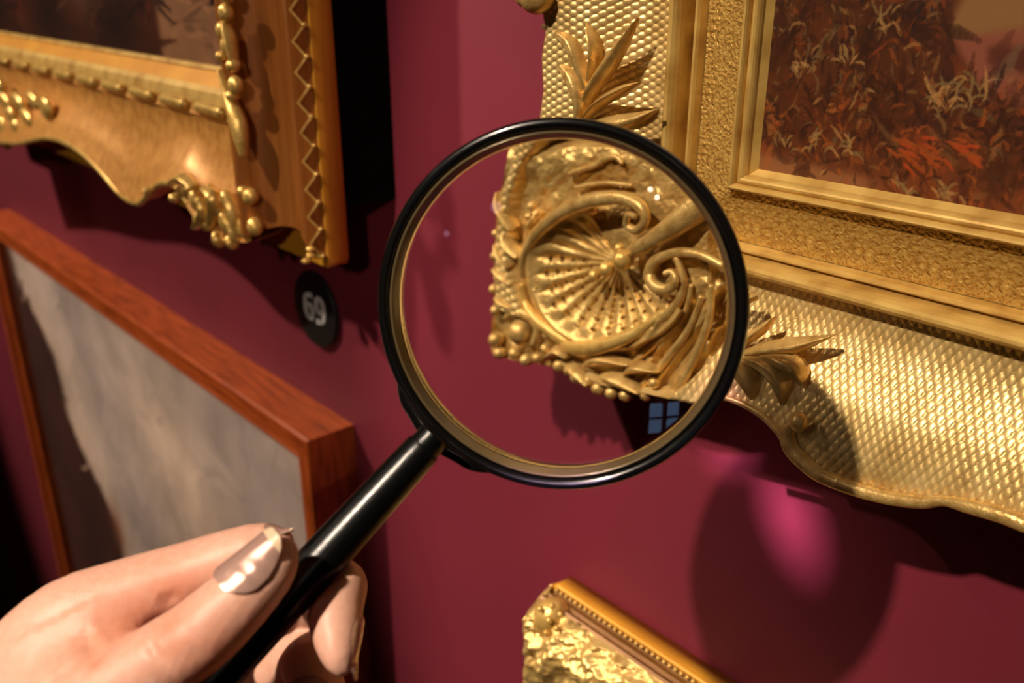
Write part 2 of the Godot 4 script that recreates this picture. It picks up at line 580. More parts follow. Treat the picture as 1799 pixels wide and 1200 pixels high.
func build_gilded_frame() -> void:
	var t := thing("framed_painting", Vector3(BX, BY, 0.0), "large gilded frame with woven hollow and carved shell corner, round a rust-brown undergrowth painting", "painting", "")
	var lo := Vector2(BX, BY)
	var hi := Vector2(BX + 0.24, BY + 0.20)
	# outline of the outer edge
	for q in [[1262, 697], [1290, 705], [1330, 726], [1360, 752], [1384, 782], [1402, 806], [1440, 838], [1500, 862], [1560, 878], [1620, 886], [1660, 882], [1700, 893], [1760, 909], [1799, 920]]:
		var p := on(q[0], q[1], 0.031)
		b_low.append(Vector2(p.x, p.y))
	for q in [[1130, 692], [1050, 676], [985, 642], [925, 626], [864, 612]]:
		var p := thru(q[0], q[1], 0.031)
		b_low.push_front(Vector2(p.x, p.y))
	var xe: float = b_low[-1].x
	var back := b_low.slice(9).duplicate()
	back.reverse()
	for q in back:                               # the rail goes on to the right, mirrored about the middle of the lobe
		if 2.0 * xe + 0.01 - q.x > b_low[-1].x + 0.002:
			b_low.append(Vector2(2.0 * xe + 0.01 - q.x, q.y))
	for q in [[957, 58], [950, 100], [953, 160], [946, 213]]:
		var p := on(q[0], q[1], 0.031)
		b_left.push_front(Vector2(p.y, p.x))
	for q in [[893, 300], [876, 345], [868, 430], [868, 520], [864, 612]]:
		var p := thru(q[0], q[1], 0.031)
		b_left.push_front(Vector2(p.y, p.x))
	for q in [[0.004, 0.002], [0.015, 0.006], [0.03, 0.001], [0.05, -0.003], [0.2, -0.003]]:
		b_left.append(Vector2(b_left[9].x + q[0] if b_left.size() > 9 else 0.0, -0.2262 - q[1]))
	b_left.sort_custom(func(a, b): return a.x < b.x)
	# mouldings from the picture outward
	put("sight_moulding", moulding([Vector2(-0.002, 0.010), Vector2(0, 0.0125)] + arc(Vector2(0.0016, 0.0125), Vector2(0.0016, 0.0030), 180, 60, 6) + [Vector2(0.0026, 0.0148)] + arc(Vector2(0.0036, 0.0152), Vector2(0.0010, 0.0022), 170, 0, 6) + [Vector2(0.0048, 0.0150)], lo, hi), M.gold_smooth, t)
	put("frieze", moulding([Vector2(0.0046, 0.0150), Vector2(0.010, 0.0128), Vector2(0.016, 0.0108), Vector2(0.0214, 0.0096)], lo, hi), M.gold_rough, t)
	put("ribbed_moulding", moulding([Vector2(0.0214, 0.0085), Vector2(0.0217, 0.0100)] + arc(Vector2(0.0230, 0.0104), Vector2(0.0012, 0.0032), 170, 20, 5) + [Vector2(0.0244, 0.0122)] + arc(Vector2(0.0266, 0.0165), Vector2(0.0022, 0.0045), 180, -60, 10) + [Vector2(0.0280, 0.0150)], lo, hi), M.gold_smooth, t)
	var im := paint_thicket(800, 660, func(u: float, w: float):
		var p := Vector3(lerpf(lo.x, hi.x, u), lerpf(hi.y, lo.y, w), 0.0105)
		var d := p - eye
		return Vector2(899.5 + FOCAL * d.dot(rgt) / d.dot(fwd), 600.0 - FOCAL * d.dot(upv) / d.dot(fwd)) if d.dot(fwd) > 0.05 else Vector2(3000, 0), func(px: float, py: float):
		var p := on(px, py, 0.0105)
		return Vector2((p.x - lo.x) / (hi.x - lo.x), (hi.y - p.y) / (hi.y - lo.y)))
	canvas(t, lo.x - 0.002, hi.x + 0.002, lo.y - 0.002, hi.y + 0.002, 0.0105, im)
	# hollows with the woven bumps; they sink below the carved corner
	var mid := thru(1060, 470, 0.031)
	var carved := Vector2(mid.x, mid.y)
	var hollow := func(low: bool, s0: float, s1: float, ns: int, nt: int) -> ArrayMesh:
		var g := Geo.new()
		g.grid(ns, nt, func(u: float, w: float):
			var s := lerpf(s0, s1, u)
			var e: float = (BY - lookup(b_low, s)) if low else (BX - lookup(b_left, s))
			var tt := lerpf(0.0275, e, w)
			var q := Vector2(s, BY - tt) if low else Vector2(BX - tt, s)
			var z := relief((tt - 0.0275) / 0.042) - 0.009 * smoothstep(0.0385, 0.0345, q.distance_to(carved)) + bumps(s, tt) * smoothstep(0.0, 0.02, w) * (1.0 - smoothstep(0.985, 1.0, w))
			return Vector3(s, BY - tt, z) if low else Vector3(BX - tt, s, z))
		g.grid(ns / 3, 4, func(u: float, w: float):            # the outer side goes back to the wall
			var s := lerpf(s0, s1, u)
			var e: float = (BY - lookup(b_low, s)) if low else (BX - lookup(b_left, s))
			var tt := e - 0.012 * w
			var z := lerpf(relief((e - 0.0275) / 0.042), 0.0, w)
			return Vector3(s, BY - tt, z) if low else Vector3(BX - tt, s, z))
		return g.commit()
	put("hollow", hollow.call(true, BX - 0.060, hi.x + 0.02, 900, 150), M.gold_bump, t)
	put("hollow", hollow.call(false, BY - 0.060, BY + 0.12, 620, 150), M.gold_bump, t)
	# the lip with its scroll
	var pts := []
	for q in [[1397, 742], [1384, 760], [1388, 784], [1406, 806], [1440, 834], [1500, 858], [1560, 874], [1620, 882], [1658, 880], [1700, 889], [1760, 905]]:
		pts.append(on(q[0], q[1], 0.0325))
	var lr := [0.0012, 0.0021, 0.0024, 0.0024, 0.0022, 0.0021, 0.0020, 0.0018, 0.0014, 0.0019, 0.0021]
	for q in b_low:
		if q.x > pts[-1].x + 0.004 and q.x < hi.x + 0.02:
			pts.append(Vector3(q.x, q.y + 0.0008, 0.0325))
			lr.append(0.0021)
	var g := Geo.new()
	g.tube(spline(pts, 140), spline(lr, 140), 14)
	g.ball(on(1404, 742, 0.034), Vector3(0.0026, 0.0030, 0.0026))
	put("scroll_lip", g.commit(), M.gold_carved, t)
	pts = []
	for q in [[1230, 690], [1262, 697], [1290, 704], [1330, 724], [1360, 750], [1380, 774]]:
		pts.append(on(q[0], q[1], 0.0315))
	g = Geo.new()
	g.tube(spline(pts, 30), spline([0.0009, 0.0009, 0.0009, 0.0010, 0.0011, 0.0013], 30), 10)
	put("edge_bead", g.commit(), M.gold_carved, t)
	g = Geo.new()
	g.ball(on(943, -6, 0.034), Vector3(0.0062, 0.0055, 0.0050))
	g.ball(on(925, -14, 0.033), Vector3(0.0045, 0.0050, 0.0040))
	put("knob", g.commit(), M.gold_carved, t)
	# leaf sprays on either side of the corner
	sprig(t, [
		[[[1026, 205], [1036, 165], [1075, 105], [1122, 32]], [8, 15, 17, 1], 0.0036, 1.0, 0.0],
		[[[1030, 212], [1050, 185], [1090, 160], [1128, 144]], [5, 10, 10, 1], 0.0036, 1.0, 0.0],
		[[[1030, 222], [1075, 218], [1110, 212], [1156, 192]], [6, 17, 15, 1], 0.0034, 0.9, 0.2],
		[[[1040, 160], [1020, 110], [1002, 70], [962, 46]], [7, 13, 15, 7], 0.0046, 1.8, 0.25],
		[[[1040, 150], [1046, 105], [1044, 72], [1037, 40]], [6, 9, 9, 2], 0.0036, 1.2, 0.0],
		[[[1018, 225], [1022, 180], [1008, 135], [984, 104]], [8, 14, 17, 8], 0.0046, 1.8, 0.25],
		[[[1000, 240], [985, 220], [985, 190]], [10, 10, 4], 0.0030, 1.6, 0.0],
	], 0.0235, "leaf")
	sprig(t, [
		[[[1290, 612], [1320, 592], [1342, 576], [1364, 555]], [6, 10, 9, 1], 0.0034, 1.0, 0.0],
		[[[1300, 622], [1345, 614], [1400, 606], [1467, 588]], [8, 15, 15, 1], 0.0036, 1.0, 0.0],
		[[[1345, 622], [1375, 632], [1398, 645], [1414, 660]], [8, 15, 16, 10], 0.0048, 2.0, 0.15],
		[[[1310, 626], [1350, 642], [1374, 668], [1384, 702]], [9, 16, 18, 10], 0.0050, 2.0, 0.3],
		[[[1280, 632], [1302, 648], [1320, 668], [1334, 694]], [9, 18, 20, 12], 0.0050, 2.0, 0.3],
		[[[1288, 530], [1310, 525], [1330, 519]], [12, 12, 7], 0.0036, 1.8, 0.0],
	], 0.0235, "leaf")
	build_cartouche(t)

# ------------------------------------------------------------------ the carved corner (seen through the lens)
func lens_tube(g: Geo, spec: Array, z: float, n: int, flat := 1.0) -> void:
	var pts := []
	var rad := []
	for s in spec:
		pts.append(thru(s[0], s[1], z + (s[3] if s.size() > 3 else 0.0)))
		rad.append(s[2] * 0.000152)
	g.tube(spline(pts, n), spline(rad, n), 12, Vector3.BACK, flat)

func build_cartouche(t: Node3D) -> void:
	var outline := PackedVector2Array([Vector2(905, 226), Vector2(893, 270), Vector2(882, 330), Vector2(873, 380), Vector2(869, 450), Vector2(868, 520), Vector2(863, 590), Vector2(866, 620), Vector2(900, 632), Vector2(930, 636), Vector2(985, 648), Vector2(1015, 664), Vector2(1060, 692), Vector2(1120, 700), Vector2(1190, 706), Vector2(1300, 706), Vector2(1300, 500), Vector2(1270, 430), Vector2(1225, 340), Vector2(1170, 275), Vector2(1110, 226)])
	var hinge := Vector2(1092, 462)
	var n := FastNoiseLite.new()
	n.seed = 77
	n.frequency = 0.035
	n.fractal_octaves = 3
	var height := func(p: Vector2) -> float:
		var d := p - hinge
		var r := d.length()
		var a := rad_to_deg(atan2(-d.y, d.x))      # 0 right, 90 up
		if a < 0.0: a += 360.0
		var h := 0.0265 + 0.0010 * n.get_noise_2d(p.x * 0.6, p.y * 0.6)
		# the rounded hollow above the shell and the swell at its right
		h += 0.0022 * exp(-pow((p.y - 285.0) / 30.0, 2.0)) * smoothstep(1180.0, 1000.0, p.x)
		h += 0.0016 * exp(-p.distance_squared_to(Vector2(1180, 350)) / 2200.0)
		# the shell: a dished fan of ribs
		var far := 165.0
		if a > 225.0: far = 165.0 - (a - 225.0) * 0.35
		if a < 175.0: far = 165.0 - (175.0 - a) * 1.1
		if a > 122.0 and a < 322.0 and r < far + 12.0:
			var k := clampf(r / far, 0.0, 1.0)
			var dish := 0.0285 - 0.0044 * sin(PI * pow(k, 0.8)) + 0.0026 * k * k
			var rib := pow(absf(cos(deg_to_rad(a - 122.0) * 15.0)), 0.8)
			dish += 0.0010 * rib * smoothstep(0.08, 0.25, k) * (1.0 - smoothstep(0.80, 0.97, k))
			# little drilled holes between the ribs
			if k > 0.3 and k < 0.85 and a > 172.0:
				var hole := absf(sin(r * 0.16 + floor(a / 10.0) * 1.7))
				dish -= 0.0013 * smoothstep(0.93, 1.0, hole) * (1.0 - rib)
			h = lerpf(dish, h, smoothstep(far, far + 12.0, r))
		# folded drapery at the lower right
		if p.x > 1100.0 and p.y > 560.0 - (p.x - 1100.0) * 0.5:
			var w := (p.x - 1100.0) * 0.80 + (p.y - 560.0) * 0.52
			h += 0.0010 * sin(w * 0.20 + 0.8 * sin(p.y * 0.03)) * smoothstep(0.0, 40.0, p.y - (560.0 - (p.x - 1100.0) * 0.5))
		# specks and wear
		h += 0.0007 * maxf(0.0, n.get_noise_2d(p.x * 3.0 + 300.0, p.y * 3.0) - 0.36)
		return h
	var g := Geo.new()
	g.grid(300, 320, func(u: float, w: float):
		var p := Vector2(lerpf(858, 1300, u), lerpf(226, 710, w))
		var h: float = height.call(p)
		if p.x > 1240.0 or p.y < 262.0 or p.distance_to(Vector2(1060, 470)) > 262.0:
			h -= 0.004 * smoothstep(0.0, 30.0, maxf(p.x - 1240.0, maxf(262.0 - p.y, p.distance_to(Vector2(1060, 470)) - 262.0)))
		var q := thru(p.x, p.y, h)
		return q, func(u: float, w: float): return Geometry2D.is_point_in_polygon(Vector2(lerpf(858, 1300, u), lerpf(226, 710, w)), outline))
	# its edge, back to the frame behind
	var rim := []
	for p in spline(Array(outline.slice(0, 15)), 90):
		rim.append(p)
	g.grid(90, 3, func(u: float, w: float):
		var p: Vector2 = rim[int(round(u * 90))]
		var q := thru(p.x, p.y, lerpf(0.0275, 0.0265, w))
		return q + Vector3(0.006 * w, 0.006 * w, -0.022 * w))
	var c := put("corner_cartouche", g.commit(), M.gold, t)
	var sub := func(called: String, gg: Geo, m: Material) -> void:
		var o := MeshInstance3D.new()
		o.name = called
		o.mesh = gg.commit()
		o.material_override = m
		c.add_child(o, true)
	# scrolls
	g = Geo.new()
	lens_tube(g, [[920, 486, 7], [920, 455, 9, 0.001], [940, 414, 11, 0.002], [982, 376, 12, 0.003], [1035, 353, 13, 0.004], [1088, 347, 12, 0.004], [1122, 360, 11, 0.004], [1134, 384, 9, 0.004], [1120, 404, 8, 0.004], [1102, 396, 7, 0.004], [1104, 378, 6, 0.005], [1118, 381, 5, 0.006]], 0.0290, 80)
	sub.call("scroll", g, M.gold_carved)
	g = Geo.new()
	lens_tube(g, [[1110, 442, 11], [1125, 434, 15, 0.001], [1160, 412, 17, 0.001], [1200, 385, 22], [1245, 345, 30, -0.004]], 0.0300, 30)
	sub.call("horn", g, M.gold_carved)
	g = Geo.new()
	lens_tube(g, [[1272, 468, 6, -0.001], [1228, 447, 8], [1184, 444, 9], [1154, 456, 10, 0.001], [1142, 480, 11, 0.001], [1150, 502, 11, 0.002], [1172, 508, 9, 0.002], [1187, 494, 7, 0.002], [1180, 478, 6, 0.002], [1166, 482, 5, 0.003]], 0.0290, 60)
	lens_tube(g, [[1188, 452, 6], [1200, 488, 7], [1194, 526, 8], [1172, 552, 9], [1148, 566, 7, -0.001]], 0.0290, 40)
	sub.call("scroll", g, M.gold_carved)
	g = Geo.new()
	lens_tube(g, [[1168, 548, 6], [1130, 578, 10, 0.001], [1082, 600, 13, 0.002], [1032, 612, 15, 0.002], [1000, 608, 12, 0.001], [985, 596, 7]], 0.0290, 50)
	lens_tube(g, [[916, 498, 6], [924, 535, 9], [948, 566, 11, 0.001], [985, 594, 12, 0.001], [1006, 606, 9]], 0.0285, 40)
	sub.call("shell_lip", g, M.gold_leaf_bright)
	for b in [[1095, 456, 18], [1066, 472, 14], [1044, 484, 11], [1088, 436, 9]]:
		g = Geo.new()
		var rr: float = b[2] * 0.000152
		g.ball(thru(b[0], b[1], 0.0295 + rr * 0.6), Vector3(rr, rr, rr))
		sub.call("pearl", g, M.gold_leaf_bright)
	g = Geo.new()
	var boss := thru(914, 584, 0.0300)
	g.ball(boss, Vector3(0.0036, 0.0036, 0.0034))
	lens_tube(g, [[888, 560, 6], [905, 548, 8], [930, 556, 9], [944, 580, 8], [936, 606, 7]], 0.0295, 24)
	sub.call("boss", g, M.gold_carved)
	# spiky leaves and knobs along the outer edge
	for s in [[[[878, 336], [884, 366], [906, 404]], [2, 9, 6]], [[[890, 408], [896, 430], [918, 452]], [4, 11, 7]], [[[876, 426], [884, 446], [900, 470]], [3, 9, 5]], [[[874, 470], [888, 484], [905, 500]], [6, 11, 5]], [[[880, 520], [890, 530], [905, 540]], [6, 9, 4]], [[[960, 630], [985, 615], [1000, 628]], [4, 10, 4]], [[[1030, 640], [1060, 630], [1110, 640]], [4, 12, 4]], [[[1000, 640], [1020, 655], [1040, 676]], [4, 11, 6]], [[[1060, 660], [1090, 668], [1130, 690]], [5, 13, 5]], [[[935, 400], [945, 385], [950, 372]], [4, 9, 3]], [[[1100, 655], [1125, 645], [1160, 652]], [3, 10, 3]]]:
		var pts := []
		var wid := []
		for i in 3:
			pts.append(thru(s[0][i][0], s[0][i][1], 0.0290))
			wid.append(s[1][i] * 0.000185)
		g = Geo.new()
		g.leaf(spline(pts, 12), spline(wid, 12), 0.0034, Vector3.BACK, 1.3)
		sub.call("leaf", g, M.gold_carved)
	for k in [[872, 596, 11], [878, 620, 9], [869, 508, 8], [872, 545, 8], [876, 488, 7], [888, 506, 8], [898, 524, 7], [905, 620, 9], [925, 632, 9], [945, 628, 8], [960, 612, 8], [985, 642, 10], [1002, 650, 9], [1015, 662, 10], [1036, 668, 9], [1052, 682, 10], [1075, 690, 9], [1100, 694, 9], [1135, 694, 8], [935, 362, 7], [945, 376, 8], [930, 380, 6], [952, 398, 8], [1040, 366, 6], [872, 410, 6], [870, 450, 7], [1150, 672, 8], [975, 628, 7]]:
		g = Geo.new()
		var rr: float = k[2] * 0.000200
		g.ball(thru(k[0], k[1], 0.0280 + rr * 0.4), Vector3(rr, rr, rr * 1.1), Basis(), 12, 8)
		sub.call("knob", g, M.gold_carved)
	# raised cord of small beads on the hollow above the shell, and along the drapery
	g = Geo.new()
	lens_tube(g, [[1000, 306, 4], [1022, 298, 5], [1044, 292, 4], [1062, 280, 5], [1082, 276, 5], [1094, 288, 4]], 0.0292, 30)
	lens_tube(g, [[1010, 330, 3], [1040, 324, 4], [1075, 322, 4], [1110, 326, 3]], 0.0282, 24)
	lens_tube(g, [[896, 330, 3], [900, 295, 5], [920, 268, 6], [950, 258, 6]], 0.0275, 24)
	sub.call("cord", g, M.gold_carved)
	g = Geo.new()
	lens_tube(g, [[1250, 500, 5], [1246, 560, 7], [1222, 625, 8], [1190, 690, 6]], 0.0278, 40)
	lens_tube(g, [[1232, 520, 4], [1212, 575, 6], [1172, 630, 7], [1130, 676, 6]], 0.0278, 40)
	lens_tube(g, [[1215, 500, 4], [1200, 555, 5], [1150, 605, 6], [1110, 640, 5]], 0.0278, 40)
	sub.call("drapery_fold", g, M.gold_carved)

# ------------------------------------------------------------------ the gilded frame at the upper left
func build_swept_frame() -> void:
	var sx := -0.3555
	var t := thing("framed_painting", Vector3(sx, -0.125, 0.0), "ornate gold frame above the number disc, scalloped below, zigzag ribbon on its side", "painting", "")
	var top := 0.16
	var left := -1.0
	# black tray that holds it off the wall
	var g := Geo.new()
	g.box(Vector3(left + 0.02, -0.1, 0.0), Vector3(sx - 0.0015, top - 0.02, 0.031))
	put("backing_box", g.commit(true), M.black_box, t)
	# painting
	var im := paint_soft(420, 300, func(u: float, w: float):
		var c := rgb(34, 16, 10).lerp(rgb(62, 28, 16), 0.5 + 0.5 * sin(u * 31.0) * sin(w * 17.0 + 2.0))
		var x := lerpf(left, sx, u)
		var y := lerpf(top, -0.0455, w)
		var k := smoothstep(-0.510, -0.500, x) * smoothstep(-0.004, -0.008, y + 0.006 * sin(x * 40.0))
		c = c.lerp(rgb(128, 90, 62), k)
		k = exp(-pow((x + 0.62) / 0.03, 2.0) - pow((y - 0.0) / 0.02, 2.0))
		return c.lerp(rgb(110, 84, 60), k * 0.7), 5, 700, 0.25)
	canvas(t, left + 0.02, sx - 0.015, -0.0455, top - 0.02, 0.0415, im)
	# lower rail, from the picture outward: lip, sloping band, bead row, hollow
	var xl := left
	var xr := sx - 0.023
	var strip := func(prof: Array) -> ArrayMesh:
		var gg := Geo.new()
		for i in prof.size() - 1:
			gg.quad(Vector3(xl, prof[i].x, prof[i].y), Vector3(xr, prof[i].x, prof[i].y), Vector3(xr, prof[i + 1].x, prof[i + 1].y), Vector3(xl, prof[i + 1].x, prof[i + 1].y))
		return gg.commit()
	put("sight_lip", strip.call([Vector2(-0.0425, 0.0405), Vector2(-0.0432, 0.0432), Vector2(-0.0445, 0.0440), Vector2(-0.0455, 0.0432)]), M.gold_smooth, t)
	put("sloping_band", strip.call([Vector2(-0.0455, 0.0432), Vector2(-0.0520, 0.0478)]), M.ochre_side, t)
	put("flat_band", strip.call([Vector2(-0.0520, 0.0478), Vector2(-0.0545, 0.0500), Vector2(-0.0585, 0.0512), Vector2(-0.0600, 0.0515)]), M.gold_smooth, t)
	var bead := Geo.new()
	bead.tube([Vector3(-0.0150, 0, 0), Vector3(-0.0145, 0, 0), Vector3(-0.0128, 0, 0), Vector3(0.0128, 0, 0), Vector3(0.0145, 0, 0), Vector3(0.0150, 0, 0)], [0.0004, 0.0020, 0.0030, 0.0030, 0.0020, 0.0004], 14)
	var bm := bead.commit(true)
	for k in 12:
		var bx: float = -0.4334 - 0.0414 * k - 0.00035 * k * k
		put_at("bead", bm, M.gold_leaf_bright, Vector3(bx, -0.0618, 0.0530), t)
	put("bead_channel", strip.call([Vector2(-0.0600, 0.0515), Vector2(-0.0618, 0.0512), Vector2(-0.0640, 0.0520), Vector2(-0.0655, 0.0528), Vector2(-0.0672, 0.0515)]), M.gold_warm, t)
	var low := []
	for q in [[-70, 262], [-30, 250], [0, 250], [30, 252], [50, 248], [75, 243], [100, 246], [130, 260], [160, 285], [185, 312], [205, 336], [225, 352], [242, 357], [252, 350], [264, 335], [285, 322], [310, 330], [330, 360], [350, 392], [400, 425], [440, 425], [470, 400]]:
		var p := on(q[0], q[1], 0.065)
		low.append(Vector2(p.x, p.y))
	g = Geo.new()
	g.grid(220, 22, func(u: float, w: float):
		var x := lerpf(on(-70, 262, 0.065).x, xr + 0.001, u)
		var y := lerpf(-0.0672, lookup(low, x), w)
		var z := 0.0515 - 0.0025 * sin(PI * minf(w * 1.5, 1.0)) + 0.0145 * pow(w, 1.5)
		return Vector3(x, y, z))
	g.grid(220, 3, func(u: float, w: float):
		var x := lerpf(on(-70, 262, 0.065).x, xr + 0.001, u)
		return Vector3(x, lookup(low, x) + 0.012 * w * w, lerpf(0.0635, 0.030, w)))
	put("hollow", g.commit(), M.gold_warm, t)
	var lip := []
	for p in low.slice(0, 18):
		lip.append(Vector3(p.x, p.y, 0.0645))
	g = Geo.new()
	var rl := []
	rl.resize(121)
	rl.fill(0.0017)
	g.tube(spline(lip, 120), rl, 10)
	put("lip", g.commit(), M.gold_leaf_bright, t)
	# right rail: ridge, outer hollow, ribbon ground, flat side; its lower end is arched
	var prof := [Vector2(-0.3870, 0.0620), Vector2(-0.3835, 0.0670), Vector2(-0.3800, 0.0690), Vector2(-0.3772, 0.0670), Vector2(-0.3750, 0.0610), Vector2(-0.3710, 0.0558), Vector2(-0.3660, 0.0520), Vector2(-0.3615, 0.0498), Vector2(-0.3595, 0.0500), Vector2(-0.3582, 0.0488)]
	g = Geo.new()
	var pf := spline(prof, 30)
	g.grid(60, 30, func(u: float, w: float):
		var q: Vector2 = pf[int(round(w * 30))]
		var end := -0.1085 - 0.006 * sin(PI * clampf((w - 0.35) / 0.65, 0.0, 1.0)) * -1.0 - 0.006 * w
		return Vector3(q.x, lerpf(top, end, u), q.y))
	put("outer_hollow", g.commit(), M.brown_gilt, t)
	g = Geo.new()
	g.quad(Vector3(-0.3582, top, 0.0488), Vector3(-0.3582, -0.118, 0.0488), Vector3(-0.3562, -0.121, 0.0405), Vector3(-0.3562, top, 0.0405))
	put("ribbon_ground", g.commit(), M.brown_gilt, t)
	g = Geo.new()
	g.rings([PackedVector3Array([Vector3(-0.3562, top, 0.0405), Vector3(sx, top, 0.0395), Vector3(sx, top, 0.029), Vector3(-0.362, top, 0.029)]), PackedVector3Array([Vector3(-0.3562, -0.1235, 0.0405), Vector3(sx, -0.1235, 0.0395), Vector3(sx, -0.1235, 0.029), Vector3(-0.362, -0.1235, 0.029)]), PackedVector3Array([Vector3(-0.3575, -0.1262, 0.0400), Vector3(-0.357, -0.1262, 0.0390), Vector3(-0.357, -0.1262, 0.030), Vector3(-0.362, -0.1262, 0.030)])])
	g.box(Vector3(left, -0.1262, 0.029), Vector3(-0.357, -0.112, 0.040))
	put("flat_side", g.commit(), M.ochre_side, t)
	# zigzag ribbon with a bead at every turn
	g = Geo.new()
	var zig := []
	var y := 0.06
	var s := 0
	while y > -0.120:
		var f := 0.25 if s % 2 else 0.85
		zig.append(Vector3(lerpf(-0.3562, -0.3582, f) + 0.0012, y, lerpf(0.0405, 0.0488, f)))
		y -= 0.0062
		s += 1
	var rz := []
	rz.resize(zig.size())
	rz.fill(0.00075)
	g.tube(zig, rz, 8, Vector3.RIGHT)
	for i in zig.size():
		if i % 2:
			g.ball(zig[i], Vector3.ONE * 0.0013, Basis(), 10, 6)
	for q in [[-0.116, 0.047], [-0.119, 0.0475], [-0.1195, 0.043], [-0.121, 0.050]]:
		g.ball(Vector3(-0.3575, q[0], q[1]), Vector3(0.0022, 0.0016, 0.0024), Basis(), 10, 6)
	put("zigzag_ribbon", g.commit(), M.gold_leaf_bright, t)
	# carved ridge with knobs and a long leaf on the right rail
	for q in [[397, 22, 12, 14], [393, 52, 15, 13], [401, 80, 13, 15], [392, 98, 9, 9], [410, 115, 10, 10], [414, 150, 13, 15], [409, 168, 9, 9], [400, -10, 14, 14]]:
		g = Geo.new()
		g.ball(on(q[0], q[1], 0.070), Vector3(q[2], q[3], 12) * 0.00027, Basis(), 14, 9)
		put("knob", g.commit(true), M.gold_leaf_bright, t)
	for q in [[[[388, 122], [402, 170], [418, 220], [428, 275]], [4, 10, 17, 6]], [[[398, 40], [404, 70], [412, 110]], [4, 9, 4]]]:
		var pts := []
		var wid := []
		for i in q[0].size():
			pts.append(on(q[0][i][0], q[0][i][1], 0.0695))
			wid.append(q[1][i] * 0.00027)
		g = Geo.new()
		g.leaf(spline(pts, 16), spline(wid, 16), 0.004, Vector3(0.3, 0, 1).normalized(), 1.4)
		put("leaf", g.commit(true), M.gold_leaf_bright, t)
	# carved tuft of leaves and knobs at the lower corner
	for q in [[330, 330, 12, 16], [345, 352, 15, 22], [352, 386, 17, 17], [372, 340, 10, 18], [385, 362, 13, 22], [400, 350, 12, 18], [398, 390, 12, 22], [412, 405, 9, 22], [384, 420, 9, 16], [430, 400, 17, 20], [448, 398, 14, 16], [440, 345, 16, 14], [430, 335, 10, 10], [408, 425, 8, 14], [365, 395, 11, 12], [308, 348, 12, 10], [262, 335, 9, 9], [420, 372, 11, 13]]:
		g = Geo.new()
		g.ball(on(q[0], q[1], 0.066), Vector3(q[2], q[3], 13) * 0.00027, Basis(Vector3.BACK, 0.35), 14, 9)
		put("knob", g.commit(true), M.gold_leaf_bright, t)
	for q in [[[[300, 325], [322, 312], [345, 330]], [5, 9, 5]], [[[360, 330], [378, 350], [372, 395]], [5, 12, 5]], [[[405, 340], [412, 370], [420, 415]], [5, 10, 4]], [[[345, 400], [360, 375], [355, 345]], [5, 11, 4]]]:
		var pts := []
		var wid := []
		for i in 3:
			pts.append(on(q[0][i][0], q[0][i][1], 0.068))
			wid.append(q[1][i] * 0.00027)
		g = Geo.new()
		g.leaf(spline(pts, 12), spline(wid, 12), 0.0045, Vector3.BACK, 1.4)
		put("leaf", g.commit(true), M.gold_leaf_bright, t)
	# floral patch at the middle of the lower rail
	for q in [[8, 175, 20, 9], [34, 180, 16, 9], [60, 176, 14, 8], [82, 190, 13, 11], [48, 205, 18, 8], [20, 200, 14, 9], [5, 225, 16, 14], [30, 222, 10, 8], [8, 245, 16, 10], [0, 150, 12, 8]]:
		g = Geo.new()
		g.ball(on(q[0], q[1], 0.060), Vector3(q[2] * 1.9, q[3] * 1.7, 9) * 0.00042, Basis(Vector3.BACK, -0.3), 14, 9)
		put("blossom", g.commit(true), M.gold_leaf_bright, t)

